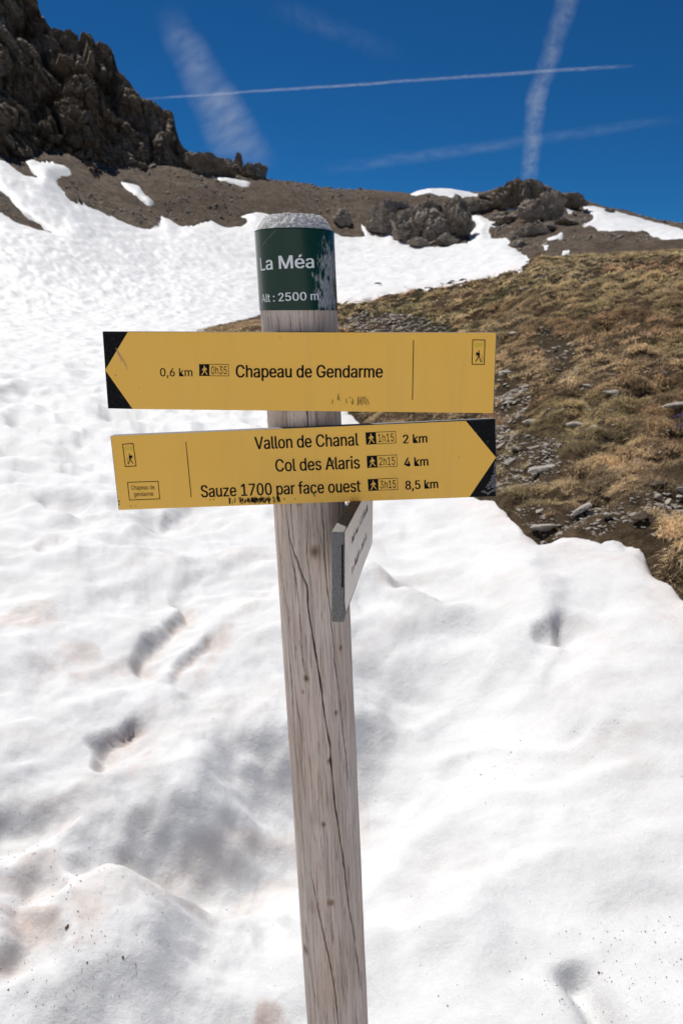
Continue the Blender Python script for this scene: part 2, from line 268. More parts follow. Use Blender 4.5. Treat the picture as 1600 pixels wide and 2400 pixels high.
GLYPHS={
',':(188,"38 -119 68 71 137 71 84 -119","0-2-1 0-3-2"),
'0':(453,"227 -7 191 -3 158 7 130 24 105 48 85 77 69 113 57 155 50 202 48 254 50 306 57 353 69 395 85 431 106 461 130 484 159 502 191 512 227 516 262 512 295 502 323 484 348 461 368 431 384 395 396 353 403 306 405 254 403 202 396 155 384 113 368 77 348 48 323 24 295 7 263 -3 227 50 250 52 271 60 290 74 306 92 320 116 330 144 338 176 342 213 344 254 342 295 338 332 330 365 320 393 306 416 290 435 271 449 250 457 227 460 203 457 182 449 163 435 147 416 134 393 123 365 115 332 111 295 109 254 111 213 115 176 123 144 134 116 147 92 163 74 182 60 203 52","17-19-18 16-19-17 16-20-19 15-20-16 15-21-20 14-21-15 14-22-21 14-54-22 54-53-22 53-23-22 13-55-14 55-54-14 13-56-55 52-23-53 13-57-56 51-23-52 13-58-57 50-23-51 50-24-23 12-58-13 12-59-58 49-24-50 11-59-12 49-25-24 11-60-59 48-25-49 11-61-60 47-25-48 10-61-11 47-26-25 10-62-61 46-26-47 9-62-10 46-27-26 9-63-62 45-27-46 8-63-9 8-64-63 44-27-45 44-28-27 8-65-64 43-28-44 7-65-8 43-29-28 7-66-65 42-29-43 6-66-7 42-30-29 6-67-66 41-30-42 40-30-41 6-68-67 5-68-6 40-31-30 5-69-68 39-31-40 39-32-31 4-69-5 4-70-69 38-32-39 4-71-70 37-32-38 36-32-37 4-36-71 4-32-36 4-33-32 3-33-4 2-33-3 2-34-33 2-35-34 1-35-2 1-0-35"),
'1':(453,"76 0 76 55 391 55 391 0 276 509 276 0 212 0 212 448 209 448 86 358 86 427 198 509","10-4-11 10-8-4 8-7-4 7-5-4 10-9-8 6-5-7 0-2-1 0-3-2"),
'2':(453,"64 0 64 47 234 229 252 248 268 266 282 282 294 298 303 312 311 327 316 341 319 356 320 371 319 389 315 405 308 419 298 431 287 441 273 449 258 455 241 458 224 460 205 458 188 454 172 447 159 438 148 427 139 413 132 398 128 381 127 362 66 362 68 391 75 418 86 442 102 464 121 482 143 496 168 507 196 513 225 516 254 513 281 507 306 497 328 482 346 465 361 445 372 423 379 398 381 372 380 354 377 336 371 318 363 299 351 280 336 259 317 235 294 209 267 180 153 60 153 57 389 57 389 0","38-40-39 38-41-40 37-41-38 37-42-41 36-42-37 36-43-42 35-43-36 35-44-43 34-44-35 34-20-44 20-19-44 19-45-44 33-21-34 21-20-34 18-45-19 33-22-21 17-45-18 33-23-22 16-45-17 33-24-23 16-46-45 32-24-33 15-46-16 32-25-24 14-46-15 32-26-25 14-47-46 13-47-14 31-26-32 31-27-26 12-47-13 12-48-47 31-28-27 30-28-31 11-48-12 30-29-28 11-49-48 10-49-11 9-49-10 9-50-49 8-50-9 8-51-50 7-51-8 7-52-51 6-52-7 6-53-52 5-53-6 4-53-5 4-54-53 3-54-4 3-55-54 2-55-3 2-56-55 1-56-2 1-57-56 1-58-57 1-59-58 1-60-59 1-61-60 0-61-1"),
'3':(453,"218 -7 188 -5 159 1 133 10 108 22 88 38 70 57 57 79 48 104 44 132 109 132 112 115 118 100 126 87 137 76 150 66 165 59 182 54 200 51 219 50 239 51 258 55 275 61 291 69 304 80 315 93 323 108 328 125 329 145 328 163 323 180 316 196 306 211 292 223 275 234 254 241 229 246 201 248 157 248 157 299 288 448 288 452 70 452 70 509 372 509 372 461 211 278 211 289 247 290 279 286 308 276 333 262 354 244 371 222 383 198 391 173 393 145 390 116 383 90 370 66 354 45 333 27 309 12 281 2 251 -5","42-44-43 42-45-44 42-41-45 41-40-45 40-46-45 39-47-40 47-46-40 38-47-39 47-49-48 38-49-47 38-50-49 38-51-50 38-37-51 37-52-51 36-52-37 35-52-36 35-53-52 34-53-35 33-53-34 32-53-33 32-54-53 31-54-32 31-55-54 30-55-31 29-55-30 29-56-55 28-56-29 27-56-28 27-57-56 8-10-9 8-11-10 26-57-27 26-58-57 8-12-11 25-58-26 7-12-8 7-13-12 24-58-25 24-59-58 7-14-13 23-59-24 6-14-7 6-15-14 22-59-23 6-16-15 22-60-59 21-60-22 6-17-16 5-17-6 20-60-21 5-18-17 19-60-20 5-19-18 5-60-19 5-61-60 4-61-5 4-62-61 3-62-4 3-63-62 2-63-3 2-64-63 1-64-2 1-0-64"),
'4':(453,"40 105 40 158 247 509 311 509 109 166 109 163 413 163 413 105 282 0 282 121 282 146 282 318 343 318 343 0","1-3-2 1-4-3 10-12-11 10-13-12 1-5-4 1-6-5 1-10-6 10-7-6 0-10-1 0-9-10 13-7-10 0-8-9 8-7-0 8-13-7"),
'5':(453,"221 -7 192 -5 165 1 140 11 118 25 99 41 83 60 71 82 63 105 60 130 122 130 125 115 130 102 138 89 148 78 160 68 173 60 188 54 204 51 221 50 241 51 259 56 276 64 291 75 304 89 314 104 322 122 326 141 328 162 326 183 321 203 314 221 303 237 290 251 275 262 257 270 238 275 218 277 201 276 184 273 167 268 152 262 139 255 128 246 67 253 96 509 366 509 366 452 151 452 134 301 136 301 148 311 162 318 178 325 194 330 212 333 229 334 252 332 274 328 294 321 313 311 330 299 345 285 358 269 370 251 379 231 386 210 390 187 391 163 388 132 381 102 369 76 352 52 332 32 309 15 282 3 253 -4","44-48-45 48-46-45 48-47-46 44-49-48 55-57-56 54-57-55 54-58-57 53-58-54 53-59-58 52-59-53 52-60-59 51-60-52 51-61-60 50-61-51 44-50-49 44-61-50 44-39-61 39-38-61 38-62-61 38-37-62 37-63-62 36-63-37 35-63-36 44-40-39 34-63-35 34-64-63 44-41-40 44-42-41 33-64-34 44-43-42 33-65-64 32-65-33 31-65-32 31-66-65 30-66-31 30-67-66 29-67-30 29-68-67 28-68-29 28-69-68 27-69-28 26-69-27 26-70-69 8-10-9 8-11-10 25-70-26 8-12-11 7-12-8 24-70-25 24-71-70 7-13-12 7-14-13 23-71-24 6-14-7 6-15-14 23-72-71 22-72-23 6-16-15 21-72-22 6-17-16 5-17-6 20-72-21 5-18-17 20-73-72 19-73-20 5-19-18 5-73-19 4-73-5 4-74-73 3-74-4 3-75-74 2-75-3 2-76-75 1-76-2 1-0-76"),
'6':(453,"226 -7 196 -4 168 3 142 15 119 31 100 51 84 74 73 101 66 130 64 162 65 187 71 212 80 239 93 268 112 302 137 340 252 509 322 509 151 261 145 261 151 270 157 279 165 288 174 295 184 302 196 307 208 311 221 313 235 314 265 312 291 305 316 295 337 280 355 262 370 240 380 215 387 187 389 157 387 127 379 98 368 73 352 50 333 30 310 14 284 3 257 -4 226 48 245 50 263 55 279 63 293 73 304 86 314 101 322 119 326 137 327 157 326 178 322 196 314 213 304 228 293 241 279 251 263 259 245 264 226 265 207 264 190 259 174 252 160 241 148 229 138 214 131 197 126 179 125 158 126 138 131 119 138 102 148 86 160 73 174 63 190 55 207 50","15-17-16 15-23-17 23-18-17 14-23-15 27-29-28 26-29-27 26-30-29 25-30-26 24-30-25 24-31-30 13-23-14 23-31-24 13-22-23 18-31-23 18-32-31 13-21-22 18-64-32 64-33-32 13-20-21 13-19-20 12-19-13 18-65-64 63-33-64 18-66-65 62-33-63 62-34-33 12-18-19 12-66-18 12-67-66 61-34-62 12-68-67 60-34-61 12-69-68 59-34-60 59-35-34 11-69-12 11-70-69 58-35-59 58-36-35 11-71-70 57-36-58 10-71-11 10-72-71 56-36-57 56-37-36 9-72-10 9-73-72 55-37-56 8-73-9 8-74-73 54-37-55 54-38-37 8-75-74 53-38-54 7-75-8 53-39-38 7-76-75 52-39-53 7-77-76 51-39-52 6-77-7 51-40-39 6-78-77 50-40-51 5-78-6 5-79-78 49-40-50 49-41-40 5-80-79 48-41-49 5-81-80 47-41-48 4-81-5 4-46-81 46-41-47 46-42-41 4-42-46 3-42-4 3-43-42 2-43-3 2-44-43 1-44-2 1-45-44 0-45-1"),
'7':(453,"97 0 323 448 323 452 62 452 62 509 391 509 391 449 165 0","3-5-4 3-2-5 2-6-5 1-6-2 1-7-6 0-7-1"),
'8':(453,"226 -7 193 -5 163 1 136 11 111 25 91 42 74 62 62 84 54 109 52 135 53 156 58 176 65 195 75 212 87 228 101 241 117 252 134 260 153 265 153 267 129 276 109 289 93 308 80 330 73 354 70 380 73 405 79 429 90 450 106 469 124 485 146 498 170 508 197 514 226 516 255 514 282 508 306 498 328 485 346 469 361 450 373 429 379 405 382 380 379 354 372 330 359 308 343 289 323 276 300 267 300 265 319 260 335 252 351 241 365 228 377 212 387 195 395 176 399 156 401 135 398 109 391 84 378 62 362 42 341 25 317 11 289 1 259 -5 226 49 248 50 267 54 285 60 300 69 313 79 323 91 331 106 335 121 337 139 335 157 330 173 322 189 312 202 298 213 283 223 265 230 247 234 226 235 206 234 187 230 169 223 154 213 140 202 130 189 122 173 117 157 115 139 117 121 121 106 129 91 139 79 152 69 167 60 185 54 205 50 226 290 244 291 260 294 274 300 287 308 298 318 307 330 314 344 318 359 319 376 318 392 314 407 308 420 299 432 288 442 275 449 260 455 244 459 226 460 208 459 192 455 177 449 164 442 153 432 145 420 138 407 134 392 133 376 134 359 138 344 145 330 154 318 165 308 178 300 193 294 209 291","33-35-34 32-35-33 32-36-35 31-36-32 31-37-36 30-37-31 30-38-37 29-38-30 29-39-38 28-123-29 123-39-29 123-122-39 122-121-39 121-40-39 28-124-123 120-40-121 28-125-124 119-40-120 27-125-28 119-41-40 27-126-125 118-41-119 27-127-126 117-41-118 116-41-117 27-128-127 26-128-27 116-42-41 26-129-128 115-42-116 26-130-129 114-42-115 25-130-26 114-43-42 25-131-130 113-43-114 24-131-25 113-44-43 24-132-131 112-44-113 24-133-132 111-44-112 111-45-44 23-133-24 23-134-133 110-45-111 23-135-134 109-45-110 109-46-45 22-135-23 22-136-135 108-46-109 22-137-136 107-46-108 107-47-46 21-137-22 21-138-137 106-47-107 21-139-138 105-47-106 21-104-139 104-47-105 21-47-104 21-48-47 20-48-21 20-49-48 19-49-20 18-49-19 18-50-49 17-50-18 17-51-50 16-51-17 16-52-51 15-52-16 15-53-52 14-86-15 86-53-15 86-54-53 14-87-86 85-54-86 14-88-87 84-54-85 14-89-88 83-54-84 13-89-14 83-55-54 13-90-89 82-55-83 13-91-90 81-55-82 12-91-13 81-56-55 12-92-91 80-56-81 11-92-12 80-57-56 11-93-92 79-57-80 79-58-57 10-93-11 10-94-93 78-58-79 10-95-94 77-58-78 77-59-58 9-95-10 9-96-95 76-59-77 8-96-9 76-60-59 8-97-96 75-60-76 75-61-60 7-97-8 7-98-97 74-61-75 7-99-98 73-61-74 6-99-7 73-62-61 6-100-99 72-62-73 6-101-100 71-62-72 5-101-6 71-63-62 5-102-101 70-63-71 5-103-102 69-63-70 5-68-103 68-63-69 5-63-68 4-63-5 4-64-63 4-65-64 3-65-4 2-65-3 2-66-65 1-66-2 1-67-66 0-67-1"),
':':(188,"95 271 83 272 73 277 63 284 55 294 51 304 50 316 51 328 55 339 63 349 73 356 83 360 95 362 107 360 118 356 128 349 135 339 140 328 141 316 140 304 135 294 128 284 118 277 107 272 95 -4 83 -3 73 1 63 9 55 18 51 29 50 41 51 53 55 64 63 73 73 81 83 85 95 87 107 85 118 81 128 73 135 64 140 53 141 41 140 29 135 18 128 9 118 1 107 -3","35-37-36 34-37-35 34-38-37 34-39-38 33-39-34 32-39-33 32-40-39 31-40-32 31-41-40 30-41-31 30-42-41 29-42-30 29-43-42 28-43-29 28-44-43 27-44-28 27-45-44 26-45-27 26-46-45 25-46-26 25-47-46 24-47-25 11-13-12 11-14-13 10-14-11 10-15-14 9-15-10 8-15-9 8-16-15 7-16-8 7-17-16 6-17-7 6-18-17 5-18-6 5-19-18 5-20-19 4-20-5 3-20-4 3-21-20 2-21-3 2-22-21 2-23-22 1-23-2 1-0-23"),
'A':(480,"16 0 201 509 276 509 463 0 395 0 287 302 280 323 272 346 264 372 255 402 244 438 232 478 245 478 233 437 222 402 213 371 204 345 197 322 191 302 85 0 110 142 110 199 370 199 370 142","0-11-1 11-2-1 11-12-2 12-3-2 0-21-11 21-13-11 13-10-11 13-10-12 10-22-12 22-3-12 9-22-10 21-14-13 8-22-9 21-15-14 7-22-8 21-16-15 6-22-7 21-17-16 5-22-6 21-18-17 21-20-18 20-19-18 4-23-5 23-22-5 0-20-21 20-22-21 20-23-22 23-3-22 0-19-20 4-3-23"),
'C':(510,"267 -7 225 -3 186 7 150 25 119 49 92 79 70 115 53 157 44 203 40 254 44 305 53 352 70 393 92 429 119 459 150 484 186 501 225 512 267 516 293 514 317 511 340 504 362 496 383 485 402 471 419 456 435 438 448 418 459 397 467 373 473 348 408 348 404 365 397 380 389 395 380 407 369 418 357 428 344 437 330 444 315 449 300 453 284 455 267 456 237 453 209 445 184 432 161 414 141 391 125 364 113 332 106 295 103 254 106 213 113 177 125 145 141 117 161 94 184 76 210 63 237 56 267 53 284 54 300 56 315 60 330 65 344 72 357 81 369 90 380 102 389 114 397 128 404 144 408 160 473 160 467 135 459 112 448 91 435 71 420 53 402 38 383 24 363 13 341 5 317 -2 293 -6","17-19-18 17-20-19 16-20-17 16-21-20 16-22-21 15-22-16 15-23-22 15-24-23 14-24-15 14-25-24 13-44-14 44-43-14 43-25-14 42-25-43 42-26-25 41-26-42 13-45-44 40-26-41 39-26-40 13-46-45 38-26-39 38-27-26 37-27-38 13-47-46 12-47-13 36-27-37 35-27-36 35-28-27 12-48-47 34-28-35 34-29-28 33-29-34 11-48-12 11-49-48 32-29-33 32-30-29 31-30-32 11-50-49 10-50-11 10-51-50 9-51-10 9-52-51 8-52-9 8-53-52 8-54-53 7-54-8 7-55-54 72-74-73 72-75-74 6-55-7 6-56-55 71-75-72 71-76-75 70-76-71 6-57-56 5-57-6 69-76-70 69-77-76 68-77-69 5-58-57 68-78-77 67-78-68 66-78-67 4-58-5 4-59-58 65-78-66 65-79-78 64-79-65 4-60-59 63-79-64 62-79-63 4-61-60 61-79-62 61-80-79 4-80-61 3-80-4 3-81-80 2-81-3 2-82-81 2-83-82 1-83-2 1-84-83 1-85-84 0-85-1"),
'G':(520,"269 -7 225 -3 185 7 149 25 118 49 91 79 69 116 53 157 43 203 40 254 43 305 53 352 69 393 91 429 117 459 149 484 184 501 223 512 265 516 291 514 316 510 340 504 363 494 384 483 403 469 421 453 436 436 449 416 460 395 468 373 474 349 408 349 402 365 395 379 387 393 378 406 368 417 356 427 344 436 330 443 315 448 300 453 283 455 265 456 236 453 209 445 183 432 160 414 141 392 125 364 113 332 106 295 103 254 106 213 113 177 125 145 141 117 161 95 184 76 210 63 238 56 269 53 296 55 322 61 345 71 365 85 382 102 396 123 407 147 413 173 415 202 434 199 283 199 283 256 478 256 478 200 475 160 466 124 451 91 431 62 406 38 377 19 344 5 308 -4","17-19-18 17-20-19 16-20-17 16-21-20 16-22-21 15-22-16 15-23-22 14-23-15 14-24-23 14-25-24 13-44-14 44-43-14 43-25-14 42-25-43 41-25-42 41-26-25 13-45-44 40-26-41 39-26-40 13-46-45 38-26-39 38-27-26 37-27-38 13-47-46 12-47-13 36-27-37 35-27-36 35-28-27 12-48-47 34-28-35 34-29-28 11-48-12 33-29-34 11-49-48 32-29-33 32-30-29 31-30-32 11-50-49 10-50-11 10-51-50 9-51-10 9-52-51 72-74-73 72-70-74 70-75-74 8-52-9 8-53-52 8-54-53 7-54-8 72-69-70 71-75-70 71-76-75 69-71-72 69-76-71 7-55-54 68-76-69 68-77-76 6-55-7 67-77-68 6-56-55 67-78-77 66-78-67 6-57-56 5-57-6 65-78-66 5-58-57 65-79-78 64-79-65 4-58-5 4-59-58 63-79-64 4-60-59 63-80-79 62-80-63 4-61-60 61-80-62 4-80-61 3-80-4 3-81-80 2-81-3 2-82-81 1-82-2 1-83-82 0-83-1"),
'L':(393,"60 0 60 509 125 509 125 57 361 57 361 0","0-2-1 0-3-2 0-4-3 0-5-4"),
'M':(628,"60 0 60 509 152 509 277 187 280 179 284 170 287 159 291 147 295 135 299 123 303 110 307 97 311 84 315 71 319 60 322 49 307 49 311 59 314 71 318 83 322 95 326 108 330 121 334 134 338 146 342 158 346 169 349 179 352 187 476 509 568 509 568 0 504 0 504 291 504 302 504 314 504 327 505 340 505 354 505 369 505 383 506 398 506 413 506 428 507 443 507 457 513 457 508 441 503 425 498 409 492 393 487 378 482 363 477 348 472 335 467 322 463 310 459 300 456 291 342 0 286 0 170 291 167 300 163 310 159 321 155 333 150 347 145 361 140 376 134 392 129 408 124 424 118 441 112 457 119 457 119 444 120 430 120 416 120 401 121 386 121 372 121 357 121 342 122 328 122 315 122 302 122 291 122 0","0-73-1 73-2-1 73-74-2 74-3-2 28-45-29 45-30-29 45-46-30 46-31-30 0-72-73 75-3-74 28-44-45 47-31-46 76-3-75 28-48-44 48-43-44 48-43-47 43-31-47 0-76-72 76-71-72 0-77-76 71-3-76 42-31-43 28-49-48 70-3-71 0-78-77 41-31-42 28-50-49 69-3-70 0-79-78 40-31-41 28-51-50 68-3-69 0-80-79 39-31-40 28-52-51 67-3-68 0-81-80 38-31-39 28-53-52 66-3-67 0-82-81 37-31-38 28-54-53 65-3-66 0-83-82 36-31-37 28-55-54 64-3-65 0-84-83 35-31-36 28-56-55 63-3-64 0-85-84 34-31-35 28-57-56 62-3-63 0-86-85 33-31-34 28-58-57 61-3-62 0-87-86 60-3-61 28-59-58 32-31-33 60-4-3 27-59-28 60-5-4 26-59-27 60-6-5 25-59-26 60-7-6 24-59-25 60-8-7 23-59-24 60-9-8 22-59-23 60-10-9 21-59-22 60-11-10 20-59-21 60-12-11 19-59-20 60-18-12 18-13-12 18-13-19 13-59-19 14-59-13 60-17-18 15-59-14 60-16-17 60-15-16 60-59-15"),
'S':(447,"224 -9 188 -7 156 -1 128 9 102 23 81 40 64 60 51 83 42 109 38 137 104 137 108 118 114 102 123 88 136 76 150 66 166 59 185 53 204 50 224 49 246 50 267 54 286 60 303 69 317 79 329 92 338 106 344 122 346 139 344 154 340 168 332 179 322 189 310 197 296 205 280 211 263 217 245 222 184 239 145 253 112 269 86 289 67 313 56 341 52 372 54 400 62 425 75 448 92 468 113 484 138 498 165 508 195 514 227 516 259 514 289 508 316 498 340 484 360 468 377 449 390 427 398 403 401 378 337 378 332 402 320 421 302 437 280 449 254 456 225 459 204 457 185 454 167 448 152 440 139 430 129 418 121 405 117 391 115 376 117 359 122 345 131 334 142 324 155 315 169 308 184 302 198 297 212 293 264 279 279 275 295 270 312 264 328 256 344 248 359 238 372 226 384 213 395 198 402 180 407 161 408 139 406 112 399 87 386 64 370 43 349 25 323 11 294 0 261 -7","52-54-53 51-54-52 51-55-54 50-55-51 50-56-55 49-56-50 49-57-56 48-57-49 48-58-57 48-59-58 47-70-48 70-69-48 69-59-48 68-59-69 47-71-70 67-59-68 47-72-71 66-59-67 66-60-59 46-72-47 46-73-72 46-74-73 65-60-66 46-75-74 65-61-60 45-75-46 64-61-65 45-76-75 45-77-76 64-62-61 63-62-64 44-77-45 44-78-77 44-79-78 43-79-44 43-80-79 43-81-80 42-81-43 42-82-81 42-83-82 42-84-83 41-84-42 41-85-84 41-86-85 41-87-86 41-88-87 40-88-41 40-89-88 40-90-89 40-91-90 39-91-40 39-92-91 39-93-92 38-93-39 38-94-93 37-94-38 37-95-94 37-96-95 36-96-37 35-96-36 35-97-96 34-97-35 33-97-34 33-98-97 32-98-33 31-98-32 31-99-98 30-99-31 29-99-30 29-100-99 28-100-29 27-100-28 27-101-100 8-10-9 8-11-10 26-101-27 8-12-11 26-102-101 7-12-8 25-102-26 7-13-12 24-102-25 7-14-13 24-103-102 6-14-7 23-103-24 6-15-14 22-103-23 6-16-15 22-104-103 21-104-22 5-16-6 5-17-16 20-104-21 5-18-17 19-104-20 5-19-18 5-104-19 5-105-104 4-105-5 4-106-105 3-106-4 3-107-106 2-107-3 2-108-107 1-108-2 1-0-108"),
'V':(480,"204 0 16 509 84 509 192 206 199 187 207 164 215 137 225 106 236 71 248 31 235 31 247 71 257 107 267 138 276 165 283 187 290 206 395 509 463 509 278 0","0-2-1 0-3-2 16-18-17 16-19-18 0-4-3 15-19-16 14-19-15 0-5-4 13-19-14 0-6-5 12-19-13 0-7-6 11-19-12 0-8-7 10-9-11 9-19-11 0-9-8 0-19-9"),
'a':(389,"160 -9 137 -7 115 -3 94 5 76 15 60 29 48 45 38 63 32 84 30 108 32 128 36 146 43 161 53 174 64 184 78 193 92 200 108 206 125 211 143 214 161 217 178 220 200 223 218 225 234 227 247 229 257 231 265 235 271 240 274 246 276 255 276 257 275 272 272 285 267 297 260 307 251 315 240 322 227 327 212 330 196 331 178 330 163 327 149 322 137 316 127 309 118 301 110 292 104 283 100 274 41 291 51 313 64 331 79 346 95 358 114 368 133 375 153 380 173 383 194 384 208 384 223 382 239 379 255 375 271 369 286 360 300 350 312 336 322 320 330 301 335 278 337 251 337 0 277 0 277 52 272 52 267 43 260 34 252 25 242 16 229 8 215 1 199 -4 181 -7 170 45 192 47 211 51 228 59 242 68 254 80 263 93 270 108 274 122 276 138 276 190 272 187 267 184 259 182 251 180 241 178 231 176 221 174 210 173 200 171 191 170 182 169 175 168 161 166 147 163 134 159 122 153 112 147 103 139 97 130 93 118 92 105 93 93 96 82 102 72 109 64 119 57 130 52 142 48 156 46","58-60-59 58-61-60 57-61-58 57-62-61 56-62-57 56-63-62 55-63-56 55-64-63 55-65-64 54-65-55 54-66-65 53-66-54 53-67-66 52-67-53 52-40-67 40-39-67 39-68-67 51-41-52 41-40-52 51-42-41 38-68-39 51-43-42 37-68-38 51-44-43 36-68-37 36-69-68 51-45-44 35-69-36 50-45-51 50-46-45 34-69-35 34-70-69 50-47-46 33-70-34 50-48-47 49-48-50 32-70-33 32-71-70 31-71-32 30-71-31 29-71-30 29-72-71 28-72-29 27-72-28 26-94-27 94-72-27 25-94-26 24-94-25 23-94-24 22-94-23 21-94-22 20-94-21 19-94-20 18-94-19 17-94-18 16-94-17 15-94-16 14-94-15 14-95-94 93-72-94 14-96-95 14-97-96 13-97-14 13-98-97 13-99-98 13-100-99 13-101-100 13-102-101 12-102-13 12-103-102 12-104-103 12-105-104 12-106-105 12-107-106 12-108-107 12-109-108 11-109-12 11-110-109 11-111-110 11-112-111 10-112-11 10-113-112 92-72-93 10-114-113 9-114-10 91-72-92 9-115-114 8-115-9 90-72-91 8-116-115 89-72-90 8-117-116 7-117-8 7-118-117 88-74-89 74-72-89 7-119-118 87-74-88 7-120-119 6-120-7 86-75-87 75-74-87 6-121-120 6-122-121 86-76-75 73-72-74 85-76-86 6-123-122 84-76-85 6-84-123 6-76-84 5-76-6 5-77-76 5-78-77 4-78-5 4-79-78 4-80-79 3-80-4 3-81-80 2-81-3 2-82-81 1-82-2 1-83-82 0-83-1"),
'c':(396,"207 -8 174 -5 144 3 117 16 93 35 72 58 56 85 44 116 37 150 34 187 37 225 44 260 56 291 72 318 93 341 117 360 144 374 174 382 207 384 226 384 243 381 260 377 276 371 291 364 305 356 318 346 330 335 340 322 349 308 356 293 362 277 303 262 300 272 295 281 290 289 284 297 278 304 270 311 261 316 252 321 242 325 231 328 220 329 207 330 184 328 163 321 145 310 130 296 118 278 108 258 102 236 98 212 96 187 98 163 102 139 108 117 118 97 130 80 145 66 163 55 184 49 207 46 220 47 232 49 243 52 253 55 262 60 271 66 279 73 285 80 292 89 297 98 301 107 304 117 363 102 357 86 350 70 341 56 331 43 319 32 306 21 292 12 277 5 261 -1 244 -5 226 -7","17-19-18 17-20-19 16-20-17 16-21-20 16-22-21 15-22-16 15-23-22 15-24-23 14-24-15 14-25-24 14-26-25 13-43-14 43-26-14 43-42-26 42-27-26 13-44-43 41-27-42 13-45-44 40-27-41 39-27-40 39-28-27 13-46-45 38-28-39 12-46-13 37-28-38 36-28-37 12-47-46 36-29-28 35-29-36 34-29-35 12-48-47 34-30-29 11-48-12 33-30-34 32-30-33 11-49-48 32-31-30 10-49-11 10-50-49 10-51-50 9-51-10 9-52-51 8-52-9 8-53-52 8-54-53 7-54-8 7-55-54 7-56-55 72-74-73 6-56-7 71-74-72 71-75-74 70-75-71 6-57-56 69-75-70 69-76-75 5-57-6 5-58-57 68-76-69 67-76-68 67-77-76 66-77-67 5-59-58 65-77-66 4-59-5 65-78-77 64-78-65 4-60-59 63-78-64 62-78-63 4-61-60 61-78-62 4-78-61 4-79-78 3-79-4 3-80-79 3-81-80 2-81-3 2-82-81 2-83-82 1-83-2 1-84-83 1-85-84 0-85-1"),
'd':(424,"195 -8 165 -6 137 3 111 16 89 34 70 57 55 84 43 116 36 151 34 189 36 227 43 261 55 293 70 320 89 342 112 361 137 374 165 382 196 384 218 383 237 379 253 373 267 364 278 355 287 346 295 336 301 327 306 319 311 319 311 509 372 509 372 0 313 0 313 59 307 59 301 50 295 41 287 31 277 21 266 12 252 4 236 -3 217 -7 205 47 226 49 246 55 263 65 278 78 290 95 299 115 306 138 310 162 312 189 310 216 306 241 300 263 290 282 278 299 263 312 246 322 227 328 205 330 182 328 162 322 145 311 130 298 118 281 108 261 102 239 98 215 96 189 98 163 102 139 109 117 118 97 130 80 145 66 162 55 182 49","28-30-29 28-31-30 17-19-18 17-20-19 16-20-17 16-21-20 15-21-16 15-22-21 15-23-22 14-23-15 14-24-23 14-25-24 13-61-14 61-25-14 61-26-25 13-62-61 60-26-61 59-26-60 13-63-62 59-27-26 58-27-59 13-64-63 12-64-13 58-28-27 58-57-28 57-56-28 56-55-28 55-54-28 54-31-28 12-65-64 12-66-65 11-66-12 11-67-66 10-67-11 10-68-67 53-31-54 10-69-68 9-69-10 52-31-53 9-70-69 9-71-70 51-31-52 8-71-9 8-72-71 50-31-51 7-72-8 7-73-72 49-31-50 7-74-73 6-74-7 48-31-49 6-75-74 47-33-48 33-31-48 5-75-6 5-76-75 46-33-47 5-77-76 45-34-46 34-33-46 45-35-34 32-31-33 4-77-5 4-78-77 44-35-45 44-36-35 4-43-78 43-36-44 4-36-43 4-37-36 3-37-4 3-38-37 3-39-38 2-39-3 2-40-39 2-41-40 1-41-2 1-42-41 0-42-1"),
'e':(404,"212 -8 177 -5 145 3 117 16 92 35 72 58 56 85 44 116 37 150 34 187 36 224 44 258 55 290 71 317 91 340 115 359 142 373 172 382 205 384 226 383 246 380 266 374 285 366 303 355 319 341 334 324 347 305 357 282 365 256 370 227 371 194 371 169 75 169 75 221 338 221 310 202 308 226 304 248 298 269 288 286 277 301 263 314 246 323 227 328 205 330 183 328 164 323 146 313 131 301 119 286 109 270 102 251 97 231 96 211 96 178 98 151 102 127 110 106 121 88 135 73 151 61 169 53 190 48 212 46 227 47 241 49 254 53 265 58 276 65 285 73 294 82 300 93 306 105 365 91 358 72 348 55 335 39 320 26 302 14 283 4 261 -3 237 -7","17-19-18 17-20-19 16-20-17 16-21-20 16-22-21 15-22-16 15-23-22 14-23-15 14-24-23 14-25-24 13-45-14 45-44-14 44-25-14 43-25-44 42-25-43 13-46-45 42-26-25 41-26-42 13-47-46 12-47-13 40-26-41 12-48-47 40-27-26 39-27-40 12-49-48 11-49-12 11-50-49 38-27-39 38-28-27 11-51-50 37-28-38 10-51-11 37-29-28 10-52-51 36-29-37 10-33-52 33-53-52 36-34-29 34-30-29 35-34-36 9-33-10 9-32-33 53-34-33 53-30-34 54-30-53 54-31-30 8-32-9 55-31-54 8-31-32 8-55-31 8-56-55 7-56-8 7-57-56 6-57-7 6-58-57 71-73-72 70-73-71 70-74-73 6-59-58 5-59-6 69-74-70 5-60-59 68-74-69 68-75-74 67-75-68 5-61-60 66-75-67 4-61-5 66-76-75 4-62-61 65-76-66 64-76-65 4-63-62 63-76-64 4-76-63 4-77-76 3-77-4 3-78-77 2-78-3 2-79-78 2-80-79 1-80-2 1-81-80 0-81-1"),
'f':(254,"228 379 228 327 6 327 6 379 81 0 81 432 82 452 87 470 96 486 107 499 120 510 135 519 152 525 169 529 187 530 201 530 212 529 222 527 231 525 238 523 243 521 227 468 224 470 220 471 215 472 209 473 202 474 195 474 178 472 164 468 154 460 147 449 143 435 142 419 142 0","13-15-14 13-16-15 12-16-13 12-17-16 12-18-17 11-18-12 11-19-18 11-20-19 11-21-20 10-21-11 9-23-10 23-22-10 22-21-10 8-25-9 25-24-9 24-23-9 7-27-8 27-26-8 26-25-8 7-28-27 7-29-28 6-29-7 6-30-29 6-31-30 5-31-6 5-32-31 5-33-32 4-33-5 4-34-33 2-0-3 2-1-0"),
